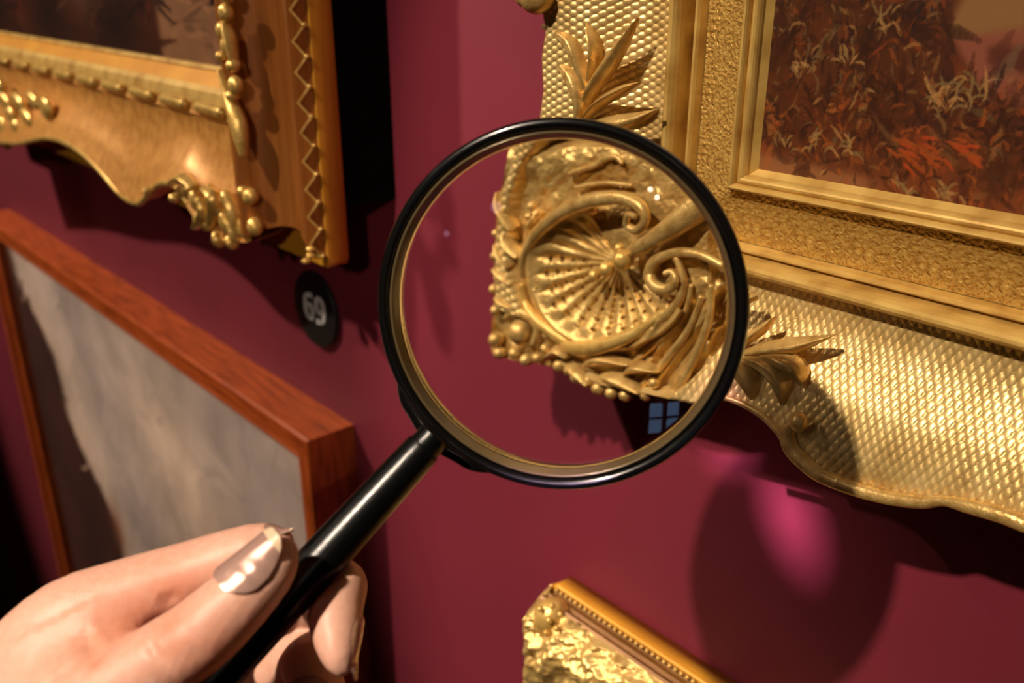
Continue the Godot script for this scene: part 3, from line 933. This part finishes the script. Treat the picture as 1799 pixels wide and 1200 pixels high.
# ------------------------------------------------------------------ the plain wooden frame at the lower left
func build_wood_frame() -> void:
	var xr := -0.4107
	var xl := -1.10
	var yt := -0.2412
	var yb := -0.95
	var zf := 0.030
	var t := thing("framed_painting", Vector3(xr, yt, 0.0), "plain orange-brown wooden frame behind the hand, round a pale grey painting with a dark figure", "painting", "")
	var rail := func(a: Vector2, b: Vector2, inx: Vector2, cut_a: Vector2, cut_b: Vector2) -> ArrayMesh:
		# a to b is the outer edge; inx points inward; cut is the way along the edge that the mitre goes per unit inward
		var prof := [Vector2(0.0, 0.0), Vector2(0.0, zf - 0.0012), Vector2(0.0012, zf), Vector2(0.0125, zf), Vector2(0.0150, zf - 0.004), Vector2(0.0185, zf - 0.0055), Vector2(0.0200, zf - 0.0045), Vector2(0.0225, zf - 0.0055), Vector2(0.0270, zf - 0.014)]
		var g := Geo.new()
		for i in prof.size() - 1:
			var q := []
			for p in [prof[i], prof[i + 1]]:
				var s: Vector2 = a + inx * p.x + cut_a * p.x
				var e: Vector2 = b + inx * p.x + cut_b * p.x
				q.append([Vector3(s.x, s.y, p.y), Vector3(e.x, e.y, p.y)])
			g.quad(q[0][0], q[0][1], q[1][1], q[1][0])
		return g.commit()
	put("top_rail", rail.call(Vector2(xl, yt), Vector2(xr, yt), Vector2(0, -1), Vector2(1, 0), Vector2(-1, 0)), M.wood, t)
	put("bottom_rail", rail.call(Vector2(xl, yb), Vector2(xr, yb), Vector2(0, 1), Vector2(1, 0), Vector2(-1, 0)), M.wood, t)
	put("side_rail", rail.call(Vector2(xr, yb), Vector2(xr, yt), Vector2(-1, 0), Vector2(0, 1), Vector2(0, -1)), M.wood_upright, t)
	put("side_rail", rail.call(Vector2(xl, yb), Vector2(xl, yt), Vector2(1, 0), Vector2(0, 1), Vector2(0, -1)), M.wood_upright, t)
	var blob := [on(170, 800, 0.017), on(200, 880, 0.017), on(150, 830, 0.017), on(230, 960, 0.017)]
	var im := paint_soft(460, 480, func(u: float, w: float):
		var x := lerpf(xl, xr, u)
		var y := lerpf(yt, yb, w)
		var c := rgb(206, 180, 160).lerp(rgb(184, 164, 156), 0.5 + 0.5 * sin(x * 17.0 + y * 9.0))
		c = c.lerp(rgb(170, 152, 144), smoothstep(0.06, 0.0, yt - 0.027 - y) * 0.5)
		# the dark figure low at the left, with a pale sleeve
		var d := 0.0
		d = maxf(d, smoothstep(0.02, -0.02, (y + 0.470) - (-0.92 - x) * 1.4 + 0.03 * sin(y * 40.0)) * smoothstep(-0.70, -0.80, x + 0.55 * (y + 0.55)))
		c = c.lerp(rgb(62, 32, 24), d)
		var k := exp(-pow((x + 0.865) / 0.020, 2.0) - pow((y + 0.520) / 0.030, 2.0))
		return c.lerp(rgb(140, 82, 56), k * 0.7), 15, 900, 0.06)
	canvas(t, xl + 0.025, xr - 0.025, yb + 0.025, yt - 0.025, 0.017, im, 0.6)

# ------------------------------------------------------------------ the gilded frame at the bottom
func build_beaded_frame() -> void:
	var x0 := -0.2370
	var y0 := -0.2490
	var t := thing("framed_painting", Vector3(x0, y0, 0.0), "gold frame at the bottom edge, upper corner only, with a bead row behind worn carving", "painting", "")
	var x1 := 0.06
	# flat side on top with a rounded end
	var g := Geo.new()
	var a := []
	for z in [0.0, 0.0085, 0.0098]:
		var ring := PackedVector3Array()
		var ins := 0.0012 if z > 0.009 else 0.0
		for i in 9:
			var k := PI / 2 * i / 8.0
			ring.append(Vector3(x0 + 0.004 - (0.004 - ins) * sin(PI / 2 - k) + 0.0, y0 - ins - 0.004 + 0.004 * sin(k), z))
		ring.append(Vector3(x1, y0 - ins, z))
		ring.append(Vector3(x1, y0 - 0.1, z))
		ring.append(Vector3(x0 + ins, y0 - 0.1, z))
		a.append(ring)
	g.rings(a)
	put("flat_side", g.commit(true), M.ochre_side, t)
	var bead := Geo.new()
	bead.ball(Vector3.ZERO, Vector3(0.00105, 0.0010, 0.0011), Basis(), 12, 8)
	var bm := bead.commit(true)
	for k in 60:
		put_at("bead", bm, M.gold_leaf_bright, Vector3(x0 + 0.0045 + k * 0.00285, y0 - 0.0012, 0.0108), t)
	# step and ribbed moulding
	var strip := func(prof: Array, xa: float) -> ArrayMesh:
		var gg := Geo.new()
		for i in prof.size() - 1:
			gg.quad(Vector3(xa - prof[i].x * 0.0, y0 + prof[i].x, prof[i].y), Vector3(x1, y0 + prof[i].x, prof[i].y), Vector3(x1, y0 + prof[i + 1].x, prof[i + 1].y), Vector3(xa, y0 + prof[i + 1].x, prof[i + 1].y))
		return gg.commit()
	put("ribbed_moulding", strip.call([Vector2(-0.0012, 0.0098), Vector2(-0.0028, 0.0112), Vector2(-0.0030, 0.0125), Vector2(-0.0015, 0.0135), Vector2(-0.0010, 0.0150), Vector2(-0.0022, 0.0160), Vector2(-0.0012, 0.0172), Vector2(-0.0004, 0.0190), Vector2(-0.0014, 0.0200)], x0 + 0.003), M.umber_gilt, t)
	# carved front, swelling from the moulding forward and down
	var n := FastNoiseLite.new()
	n.seed = 5
	n.noise_type = FastNoiseLite.TYPE_CELLULAR
	n.cellular_return_type = FastNoiseLite.RETURN_DISTANCE
	n.frequency = 0.09
	var n2 := FastNoiseLite.new()
	n2.seed = 8
	n2.frequency = 0.05
	n2.fractal_octaves = 3
	g = Geo.new()
	g.grid(420, 130, func(u: float, w: float):
		var x := lerpf(x0 - 0.0005, x1, u)
		var d := w * 0.050
		var y := y0 - 0.0012 - d * (0.35 + 0.65 * w)
		var z := 0.0200 + 0.011 * sin(PI * 0.5 * minf(1.0, w * 1.9)) - 0.004 * smoothstep(0.55, 1.0, w)
		var amp := smoothstep(0.0, 0.06, w)
		var r := n.get_noise_2d(x * 2600.0, d * 2600.0) * 0.0007 + n2.get_noise_2d(x * 1500.0, d * 1500.0) * 0.0048
		# a run of leaf swags
		r += 0.0016 * maxf(0.0, sin((x - x0) * 170.0 + 1.2 * sin(d * 160.0)))
		z -= 0.010 * smoothstep(0.006, 0.0, x - x0) * (1.0 - smoothstep(0.0, 0.3, w) * 0.5)
		return Vector3(x, y, z + r * amp))
	g.grid(4, 60, func(u: float, w: float):
		var d: float = w * 0.050
		return Vector3(x0 - 0.0005 + 0.004 * u, y0 - 0.0012 - d * (0.35 + 0.65 * w), lerpf(0.0100 + 0.011 * sin(PI * 0.5 * minf(1.0, w * 1.9)), 0.0, u)))
	put("carved_front", g.commit(), M.gold, t)
	# bright rounded leaf over the corner
	g = Geo.new()
	g.ball(on(968, 1085, 0.0205), Vector3(0.0078, 0.0098, 0.0085), Basis(Vector3.BACK, -0.35), 28, 18)
	for q in [[950, 1070], [965, 1090], [948, 1100], [970, 1065], [985, 1080], [960, 1112], [978, 1104]]:
		g.ball(on(q[0], q[1], 0.0275), Vector3.ONE * 0.0014, Basis(), 10, 6)
	put("corner_leaf", g.commit(true), M.gold_leaf_bright, t)

# ------------------------------------------------------------------ number disc
func build_disc() -> void:
	var c := on(560, 542, 0.0)
	var t := thing("number_disc", c, "round black wall disc with the white number 69 below the scalloped gold frame", "number disc", "")
	var g := Geo.new()
	var all := []
	for q in [[0.0222, 0.0], [0.0226, 0.0008], [0.0226, 0.0026], [0.0221, 0.0031]]:
		var ring := PackedVector3Array()
		for i in 64:
			var a := TAU * i / 64
			ring.append(c + Vector3(cos(a) * q[0], sin(a) * q[0], q[1]))
		all.append(ring)
	g.rings(all)
	put("disc", g.commit(true), M.plaque, t)
	var tm := TextMesh.new()
	var f := SystemFont.new()
	f.font_names = PackedStringArray(["Droid Sans"])
	f.font_weight = 700
	tm.font = f
	tm.text = "69"
	tm.font_size = 64
	tm.pixel_size = 0.00036
	tm.depth = 0.0004
	put_at("digits", tm, M.white_print, c + Vector3(0.0008, 0.0005, 0.0033), t)

# ------------------------------------------------------------------ magnifying glass
var axis_a: Vector3    # handle, at the rim
var axis_b: Vector3    # handle, far end

func build_magnifier() -> void:
	var t := thing("magnifying_glass", lens_c, "black round magnifying glass held in front of the carved gold corner", "magnifying glass", "")
	var n := lens_n
	axis_a = at(745, 786, 0.2005)
	axis_b = at(388, 1177, 0.1905)
	var ex := (axis_a - lens_c)
	ex = (ex - n * ex.dot(n)).normalized()     # towards the handle
	var ey := n.cross(ex)
	var turn := func(prof: Array, seg: int) -> ArrayMesh:
		var g := Geo.new()
		var all := []
		for i in seg:
			var a := TAU * i / seg
			var ring := PackedVector3Array()
			for p in prof:
				ring.append(lens_c + (ex * cos(a) + ey * sin(a)) * p.x + n * p.y)
			all.append(ring)
		all.append(all[0])
		g.rings(all, true, false)
		return g.commit(true)
	# lens: two spherical faces
	var rl := 0.0367
	var g := Geo.new()
	var all := []
	var nr := 40
	for side in [1.0, -1.0]:
		for i in range(nr + 1):
			var r: float = rl * (float(i) / nr if side > 0.0 else 1.0 - float(i) / nr)
			r = maxf(r, rl * 0.002)
			var h: float = side * (LENS_T / 2 - LENS_R + sqrt(LENS_R * LENS_R - r * r))
			var ring := PackedVector3Array()
			for k in 128:
				var a := TAU * k / 128
				ring.append(lens_c + (ex * cos(a) + ey * sin(a)) * r + n * h)
			all.append(ring)
	g.rings(all)
	put("lens", g.commit(true), M.glass, t)
	# rim: glossy black ring with rounded edges, tan inner wall that holds the glass
	var prof := []
	prof.append_array(arc(Vector2(0.0388, 0.0042), Vector2(0.0013, 0.0013), 150, 0, 6))
	prof.append_array(arc(Vector2(0.0386, -0.0040), Vector2(0.0013, 0.0013), 0, -90, 5))
	prof.append(Vector2(0.0364, -0.0053))
	prof.append(Vector2(0.0361, -0.0014))
	prof.append(Vector2(0.0369, -0.0013))
	prof.append(Vector2(0.0369, 0.0010))
	prof.append(Vector2(0.0371, 0.0014))
	put("rim", turn.call(prof, 160), M.black_gloss, t)
	put("retaining_ring", turn.call([Vector2(0.0360, 0.0013), Vector2(0.0362, 0.0017), Vector2(0.0366, 0.0044), Vector2(0.0369, 0.0048), Vector2(0.0373, 0.0046), Vector2(0.0374, 0.0020), Vector2(0.0369, 0.0012)], 160), M.rim_inner, t)
	# collar that wraps the rim where the handle joins
	g = Geo.new()
	all = []
	for i in 41:
		var a := lerpf(-0.50, 0.50, i / 40.0)
		var o := 0.0392 + 0.0034 * smoothstep(0.50, 0.22, absf(a)) + 0.0012 * smoothstep(0.2, 0.0, absf(a))
		var d := ex * cos(a) + ey * sin(a)
		var ring := PackedVector3Array()
		for p in [[0.0380, 0.0036], [o - 0.0006, 0.0036], [o, 0.0028], [o, -0.0034], [o - 0.0008, -0.0042], [0.0380, -0.0042]]:
			ring.append(lens_c + d * p[0] + n * p[1])
		all.append(ring)
	g.rings(all)
	put("collar", g.commit(true), M.black_gloss, t)
	# handle: slim at the neck, swelling to the grip
	g = Geo.new()
	var h := (axis_b - axis_a).normalized()
	var pts := []
	var rad := []
	for q in [[-0.0035, 0.0036], [0.0000, 0.0037], [0.0008, 0.0041], [0.0100, 0.0044], [0.0220, 0.0047], [0.0340, 0.0049], [0.0480, 0.0050], [0.0700, 0.0051], [0.0950, 0.0050], [0.1020, 0.0048], [0.1045, 0.0040], [0.1050, 0.0010]]:
		pts.append(axis_a + h * q[0])
		rad.append(q[1])
	g.tube(spline(pts, 70), spline(rad, 70), 40, n)
	put("handle", g.commit(true), M.black_handle, t)

# ------------------------------------------------------------------ the hand
var caps_all := []     # [group, a, b, ra, rb]

func seg_d(p: Vector3, s: Array) -> float:
	var ab: Vector3 = s[2] - s[1]
	var k := clampf((p - s[1]).dot(ab) / ab.length_squared(), 0.0, 1.0)
	return p.distance_to(s[1] + ab * k) - lerpf(s[3], s[4], k)

func smin(a: float, b: float, k: float) -> float:
	var h := maxf(k - absf(a - b), 0.0) / k
	return minf(a, b) - h * h * k * 0.25

var web: Vector3
var web_dir: Vector3
var creases := []      # [a, b, width, depth]
func field(p: Vector3, segs: Array) -> float:
	var best := [1.0, 1.0, 1.0, 1.0, 1.0, 1.0]      # palm, thumb and four fingers
	for s in segs:
		var d := seg_d(p, s)
		if d < best[s[0]]:
			best[s[0]] = d
	var out: float = best[0]
	for k in range(1, 6):
		var d: float = smin(best[k], best[0], 0.012)     # every finger flows into the palm
		out = smin(out, d, 0.0011)
	if best[1] < 0.01 and best[2] < 0.01:            # the web between thumb and index finger
		var w := smoothstep(0.0, 0.019, (p - web).dot(web_dir))
		out = minf(out, smin(best[1], best[2], 0.0011 + 0.015 * w))
	var ha := axis_b - axis_a
	var hk := clampf((p - axis_a).dot(ha) / ha.length_squared(), 0.0, 1.3)
	var grip := 0.0056 - p.distance_to(axis_a + ha * hk)
	if grip > -0.003:
		out = -smin(-out, -grip, 0.0012)
	for c in creases:
		var ab: Vector3 = c[1] - c[0]
		var k := clampf((p - c[0]).dot(ab) / ab.length_squared(), 0.0, 1.0)
		var d2 := p.distance_squared_to(c[0] + ab * k)
		if d2 < c[2] * c[2] * 9.0:
			out += c[3] * exp(-d2 / (c[2] * c[2])) * sin(PI * clampf(k, 0.08, 0.92))
	return out

func ah(px: float, py: float, deep: float) -> Vector3:    # the hand's own depth
	return at(px, py, deep + 0.006)

func chain(group: int, list: Array) -> void:
	var pts := []
	var rad := []
	for q in list:
		pts.append(ah(q[0], q[1], q[2]))
		rad.append(q[3] * 1.03)
	var n := (list.size() - 1) * 3
	pts = spline(pts, n)
	rad = spline(rad, n)
	for i in n:
		caps_all.append([group, pts[i], pts[i + 1], rad[i], rad[i + 1]])

func surface_nets(g: Geo, lo: Vector3, hi: Vector3, cell: float, segs: Array) -> void:
	var nx := int((hi.x - lo.x) / cell) + 1
	var ny := int((hi.y - lo.y) / cell) + 1
	var nz := int((hi.z - lo.z) / cell) + 1
	var f := PackedFloat32Array()
	f.resize(nx * ny * nz)
	f.fill(0.01)
	var B := 6
	var active := []
	for bx in range(0, nx, B):
		for by in range(0, ny, B):
			for bz in range(0, nz, B):
				var mid := lo + (Vector3(bx, by, bz) + Vector3.ONE * (B / 2.0)) * cell
				var reach := B * cell * 0.9 + 0.004
				var near := []
				var inside := false
				for s in segs:
					var d := seg_d(mid, s)
					if d < reach + 0.006:
						near.append(s)
					if d < -reach:
						inside = true
				if inside:
					for x in range(bx, mini(bx + B, nx)):
						for y in range(by, mini(by + B, ny)):
							for z in range(bz, mini(bz + B, nz)):
								f[(x * ny + y) * nz + z] = -0.01
					continue
				if near.is_empty():
					continue
				active.append([bx, by, bz])
				for x in range(bx, mini(bx + B, nx)):
					for y in range(by, mini(by + B, ny)):
						for z in range(bz, mini(bz + B, nz)):
							f[(x * ny + y) * nz + z] = field(lo + Vector3(x, y, z) * cell, near)
	var id := PackedInt32Array()
	id.resize(nx * ny * nz)
	id.fill(-1)
	var corner := [[0, 0, 0], [1, 0, 0], [0, 1, 0], [1, 1, 0], [0, 0, 1], [1, 0, 1], [0, 1, 1], [1, 1, 1]]
	var edges := [[0, 1], [2, 3], [4, 5], [6, 7], [0, 2], [1, 3], [4, 6], [5, 7], [0, 4], [1, 5], [2, 6], [3, 7]]
	for bl in active:
		for x in range(bl[0], mini(bl[0] + B, nx - 1)):
			for y in range(bl[1], mini(bl[1] + B, ny - 1)):
				for z in range(bl[2], mini(bl[2] + B, nz - 1)):
					var o := (x * ny + y) * nz + z
					var v8 := [f[o], f[o + ny * nz], f[o + nz], f[o + ny * nz + nz], f[o + 1], f[o + ny * nz + 1], f[o + nz + 1], f[o + ny * nz + nz + 1]]
					var c := 0
					for k in 8:
						if v8[k] < 0.0: c += 1
					if c == 0 or c == 8:
						continue
					var s := Vector3.ZERO
					var m := 0
					for e in edges:
						var a: float = v8[e[0]]
						var b: float = v8[e[1]]
						if (a < 0.0) != (b < 0.0):
							var k := a / (a - b)
							var pa := Vector3(corner[e[0]][0], corner[e[0]][1], corner[e[0]][2])
							var pb := Vector3(corner[e[1]][0], corner[e[1]][1], corner[e[1]][2])
							s += pa.lerp(pb, k)
							m += 1
					id[o] = g.v.size()
					g.v.append(lo + (Vector3(x, y, z) + s / m) * cell)
	var st := [ny * nz, nz, 1]
	for bl in active:
		for x in range(maxi(1, bl[0]), mini(bl[0] + B, nx - 1)):
			for y in range(maxi(1, bl[1]), mini(bl[1] + B, ny - 1)):
				for z in range(maxi(1, bl[2]), mini(bl[2] + B, nz - 1)):
					var o := (x * ny + y) * nz + z
					for ax in 3:
						var a := f[o]
						var b := f[o + st[ax]]
						if (a < 0.0) == (b < 0.0):
							continue
						var u: int = st[(ax + 1) % 3]
						var w: int = st[(ax + 2) % 3]
						var q := [id[o], id[o - u], id[o - u - w], id[o - w]]
						if q.min() < 0:
							continue
						if a < 0.0:
							g.ix.append_array([q[0], q[2], q[1], q[0], q[3], q[2]])
						else:
							g.ix.append_array([q[0], q[1], q[2], q[0], q[2], q[3]])

# a nail wrapped on a finger: base and tip centres, outward normal, half width, radius of curl
func nail(t: Node3D, group: int, base: Vector3, tip: Vector3, nrm: Vector3, half_angle: float, rad0: float, rad1: float, lift: float, label := "") -> void:
	var ax := (tip - base).normalized()
	nrm = (nrm - ax * nrm.dot(ax)).normalized()
	var side := ax.cross(nrm)
	var own := caps_all.filter(func(c): return c[0] == group)
	var place := func(u: float, w: float, off: float) -> Vector3:
		var f := u
		var wide := sqrt(maxf(0.0, 1.0 - pow(maxf(0.0, (f - 0.50) / 0.52), 2.0))) * sqrt(maxf(0.0, 1.0 - pow(maxf(0.0, (0.42 - f) / 0.44), 2.0)))
		var ph := (w * 2.0 - 1.0) * half_angle * wide
		var dir: Vector3 = nrm * cos(ph) + side * sin(ph)
		var o: Vector3 = base.lerp(tip, f)
		var r := 0.016
		for i in 14:                            # down onto the skin of this finger
			var d := 1.0
			for s in own:
				d = minf(d, seg_d(o + dir * r, s))
			r -= d * 0.95
			if r < 0.0: break
		r = maxf(r, lerpf(rad0, rad1, f)) + lift * (0.5 + 0.5 * cos(ph / maxf(half_angle, 0.01) * 1.2)) + off
		return o + dir * r
	var g := Geo.new()
	g.grid(26, 20, func(u: float, w: float): return place.call(u, w, 0.0))
	g.grid(26, 20, func(u: float, w: float): return place.call(u, w, -0.0004))
	var o := put("nail", g.commit(), M.nail, t)
	if label:
		o.set_meta("label", label)
	g = Geo.new()
	g.grid(8, 20, func(u: float, w: float): return place.call(lerpf(0.86, 1.0, u), w, 0.00006))
	var e := MeshInstance3D.new()
	e.name = "free_edge"
	e.mesh = g.commit()
	e.material_override = M.nail_tip
	o.add_child(e, true)

func build_hand() -> void:
	var t := thing("person", ah(150, 1150, 0.185), "bare hand with long pearly nails pinching the black handle between thumb and fingers", "person", "")
	# palm and wrist
	chain(0, [[-90, 1330, 0.195, 0.0140], [60, 1420, 0.200, 0.0150], [190, 1520, 0.205, 0.0140]])
	chain(0, [[60, 1420, 0.200, 0.0160], [-150, 1640, 0.205, 0.0190], [-420, 1950, 0.215, 0.0220]])
	chain(0, [[-90, 1330, 0.195, 0.0130], [-150, 1640, 0.205, 0.0180]])
	chain(0, [[190, 1520, 0.205, 0.0130], [-150, 1640, 0.205, 0.0180]])
	# thumb
	chain(1, [[500, 966, 0.1775, 0.0024], [488, 982, 0.1768, 0.0040], [462, 1012, 0.1758, 0.0056], [400, 1072, 0.1742, 0.0068], [338, 1126, 0.1728, 0.0073], [255, 1178, 0.1722, 0.0077], [120, 1270, 0.1730, 0.0095], [-20, 1400, 0.1830, 0.0130]])
	# index finger
	chain(2, [[500, 950, 0.1905, 0.0020], [480, 956, 0.1905, 0.0038], [440, 970, 0.1905, 0.0058], [330, 1012, 0.1900, 0.0071], [220, 1050, 0.1878, 0.0079], [122, 1092, 0.1862, 0.0089], [40, 1168, 0.1855, 0.0096], [-90, 1310, 0.1920, 0.0115]])
	# middle finger, round the back of the handle with its tip curled down in front
	chain(3, [[600, 1170, 0.1805, 0.0021], [594, 1150, 0.1812, 0.0034], [590, 1110, 0.1845, 0.0049], [588, 1062, 0.1895, 0.0060], [590, 1028, 0.1965, 0.0061], [520, 1075, 0.2105, 0.0065], [390, 1190, 0.2180, 0.0074], [200, 1290, 0.2160, 0.0085], [20, 1400, 0.2080, 0.0110]])
	# ring finger
	chain(4, [[590, 1300, 0.1950, 0.0025], [578, 1262, 0.1970, 0.0048], [556, 1205, 0.2005, 0.0060], [522, 1150, 0.2065, 0.0066], [400, 1270, 0.2180, 0.0072], [250, 1380, 0.2170, 0.0082], [110, 1470, 0.2100, 0.0105]])
	# little finger
	chain(5, [[560, 1370, 0.2000, 0.0028], [530, 1330, 0.2040, 0.0048], [470, 1300, 0.2120, 0.0052], [380, 1390, 0.2170, 0.0060], [260, 1480, 0.2140, 0.0075], [180, 1530, 0.2090, 0.0100]])
	web = ah(330, 1060, 0.180)
	web_dir = (ah(100, 1190, 0.179) - web).normalized()
	# creases: over the thumb joint and in the web
	for q in [[[302, 1070], [345, 1150], 0.1655, 0.0009, 0.0012], [[288, 1092], [322, 1150], 0.1655, 0.0008, 0.0006], [[254, 1122], [300, 1172], 0.1645, 0.0009, 0.0009], [[271, 1108], [310, 1160], 0.1650, 0.0008, 0.0006], [[318, 1082], [340, 1120], 0.1650, 0.0005, 0.0003], [[152, 1118], [168, 1162], 0.1750, 0.0012, 0.0020], [[128, 1112], [142, 1150], 0.1760, 0.0008, 0.0006], [[190, 1090], [202, 1130], 0.1790, 0.0009, 0.0006], [[172, 1076], [186, 1120], 0.1800, 0.0007, 0.0005], [[168, 1162], [235, 1112], 0.1730, 0.0009, 0.0007], [[235, 1112], [308, 1050], 0.1730, 0.0009, 0.0009], [[284, 1062], [308, 1046], 0.1780, 0.0011, 0.0012]]:
		creases.append([ah(q[0][0], q[0][1], q[2]), ah(q[1][0], q[1][1], q[2]), q[3], q[4]])
	# put each crease on the skin
	for c in creases:
		for e in 2:
			var p: Vector3 = c[e]
			var d: Vector3 = (p - eye).normalized()
			for i in 60:
				var s := field(p, caps_all)
				if absf(s) < 0.00005: break
				p += d * clampf(s, -0.002, 0.002) * 0.8
			c[e] = p
	var lo := Vector3.ONE * 9.0
	var hi := -lo
	for s in caps_all:
		for k in 2:
			var r: float = s[3 + k] + 0.003
			lo = lo.min(s[1 + k] - Vector3.ONE * r)
			hi = hi.max(s[1 + k] + Vector3.ONE * r)
	var g := Geo.new()
	surface_nets(g, lo, hi, 0.00095, caps_all)
	# warm blush on joints and fingertips
	var blush := [[creases[5][1], 0.0022], [ah(215, 1120, 0.178), 0.010], [ah(300, 1040, 0.18), 0.007], [ah(300, 1115, 0.166), 0.006], [ah(395, 1175, 0.168), 0.010], [ah(600, 1150, 0.193), 0.008], [ah(545, 1060, 0.197), 0.006]]
	for p in g.v:
		var c := Color(0.90, 0.55, 0.43)
		var k := 0.0
		for b in blush:
			k = maxf(k, exp(-p.distance_squared_to(b[0]) / (b[1] * b[1])))
		g.col.append(c.lerp(Color(0.76, 0.31, 0.19), k * 0.75))
	g.has_col = true
	put("skin", g.commit(true), M.skin, t)
	g = Geo.new()
	var arm := [ah(-215, 1715, 0.207), ah(-230, 1730, 0.207), ah(-420, 1950, 0.215)]
	var along: Vector3 = (arm[2] - arm[1]).normalized()
	g.tube([arm[0] - along * 0.002, arm[0], arm[2], arm[2] + along * 0.12, arm[2] + along * 0.26], [0.0245, 0.0265, 0.030, 0.036, 0.042], 28, Vector3.UP)
	put("sleeve", g.commit(true), M.sleeve, t)
	var up_left := -rgt * 0.62 + upv * 0.78
	nail(t, 1, ah(408, 1040, 0.1742), ah(506, 952, 0.1772), -fwd * 0.80 + up_left * 0.60, 1.05, 0.0050, 0.0040, 0.0010, "pearly pale nail with a bright sparkle")
	nail(t, 2, ah(480, 953, 0.1900), ah(520, 939, 0.1895), upv * 0.9 - fwd * 0.3 - rgt * 0.3, 0.6, 0.0026, 0.0012, 0.0003)
	nail(t, 3, ah(594, 1095, 0.1850), ah(608, 1200, 0.1795), rgt * 1.0 + fwd * 0.15 + upv * 0.1, 1.05, 0.0040, 0.0016, 0.0006, "pale nail seen from its edge")
	nail(t, 4, ah(566, 1215, 0.2050), ah(592, 1300, 0.1975), -rgt * 0.3 - fwd * 0.9, 0.9, 0.0046, 0.0026, 0.0005)

# ------------------------------------------------------------------
func _ready() -> void:
	rng.seed = 4
	# camera
	var pitch := atan2(650.0, FOCAL)
	var head := atan2(1550.0, sqrt(FOCAL * FOCAL + 650.0 * 650.0))
	rgt = Vector3(sin(head), 0, -cos(head))
	var flat := Vector3(-cos(head), 0, -sin(head))
	fwd = flat * cos(pitch) + Vector3.DOWN * sin(pitch)
	upv = rgt.cross(fwd)
	var cam := Camera3D.new()
	cam.name = "camera"
	cam.transform = Transform3D(Basis(rgt, upv, -fwd), eye)
	var at_ := CameraAttributesPhysical.new()
	at_.frustum_focal_length = 12.0 * FOCAL / 600.0
	at_.frustum_focus_distance = 0.25
	at_.frustum_near = 0.01
	at_.frustum_far = 30.0
	at_.exposure_aperture = 13.0
	cam.attributes = at_
	add_child(cam)
	cam.fov = rad_to_deg(2.0 * atan(600.0 / FOCAL))
	cam.near = 0.01
	cam.far = 30.0
	cam.current = true
	lens_c = at(983, 539, 0.2)
	var back_to_eye := (eye - lens_c).normalized()
	lens_n = (back_to_eye - rgt * 0.15 - upv * 0.13).normalized()
	var env := Environment.new()
	env.background_mode = Environment.BG_COLOR
	env.background_color = Color(0.62, 0.78, 1.0)
	env.background_energy_multiplier = 2.4
	env.tonemap_mode = Environment.TONE_MAPPER_LINEAR
	env.tonemap_exposure = 1.0
	env.sdfgi_enabled = true
	env.ssao_enabled = true
	env.ssil_enabled = true
	var we := WorldEnvironment.new()
	we.name = "environment"
	we.environment = env
	add_child(we)
	make_materials()
	var warm := Color(1.0, 0.915, 0.82)
	spot_lamp(lens_c + Vector3(0.0, 0.742, 0.670) * 1.95, Vector3(-0.135, -0.150, 0.02), 5.1, warm, 7.7, 0.03, "round black ceiling spot lamp aimed straight down at the carved gold corner")
	spot_lamp(Vector3(-0.42, -0.16, 0.0) + Vector3(-0.95, 1.12, 1.0) * 1.25, Vector3(-0.92, -0.15, 0.02), 4.6, warm, 20.0, 0.03, "round black ceiling spot lamp on the left, aimed at the pictures beside the disc")
	spot_lamp(Vector3(1.408, 0.863, 1.9), Vector3(-0.52, -0.10, 0.05), 0.75, warm, 5.0, 0.016, "small twin spot lamp on the right, the upper head of the two")
	spot_lamp(Vector3(1.466, 0.827, 1.9), Vector3(-0.56, -0.08, 0.05), 0.75, warm, 5.0, 0.016, "small twin spot lamp on the right, the lower head of the two")
	var pale := Color(1.0, 0.82, 1.0)
	for q in [[1388, 905, 12.0, 0.95, "slim pin spot lamp lighting the wall below the scalloped lip"], [1276, 782, 6.0, 0.8, "slim pin spot lamp lighting the wall just below the carved corner"], [852, 1165, 5.0, 1.5, "slim pin spot lamp lighting the wall left of the beaded frame"]]:
		var spot := on(q[0], q[1], 0.0)
		var way := Vector3(-0.5, 1.3, 1.0) if q[0] > 1300 else Vector3(0.3, 0.42, 1.0)
		spot_lamp(spot + way.normalized() * float(q[3]), spot, float(q[2]) * float(q[3] * q[3]) * 0.5, pale, 0.55, 0.010, q[4], 0.06, 2.0, "pin_lamp")
	build_room()
	build_gilded_frame()
	build_swept_frame()
	build_wood_frame()
	build_beaded_frame()
	build_disc()
	build_magnifier()
	build_hand()
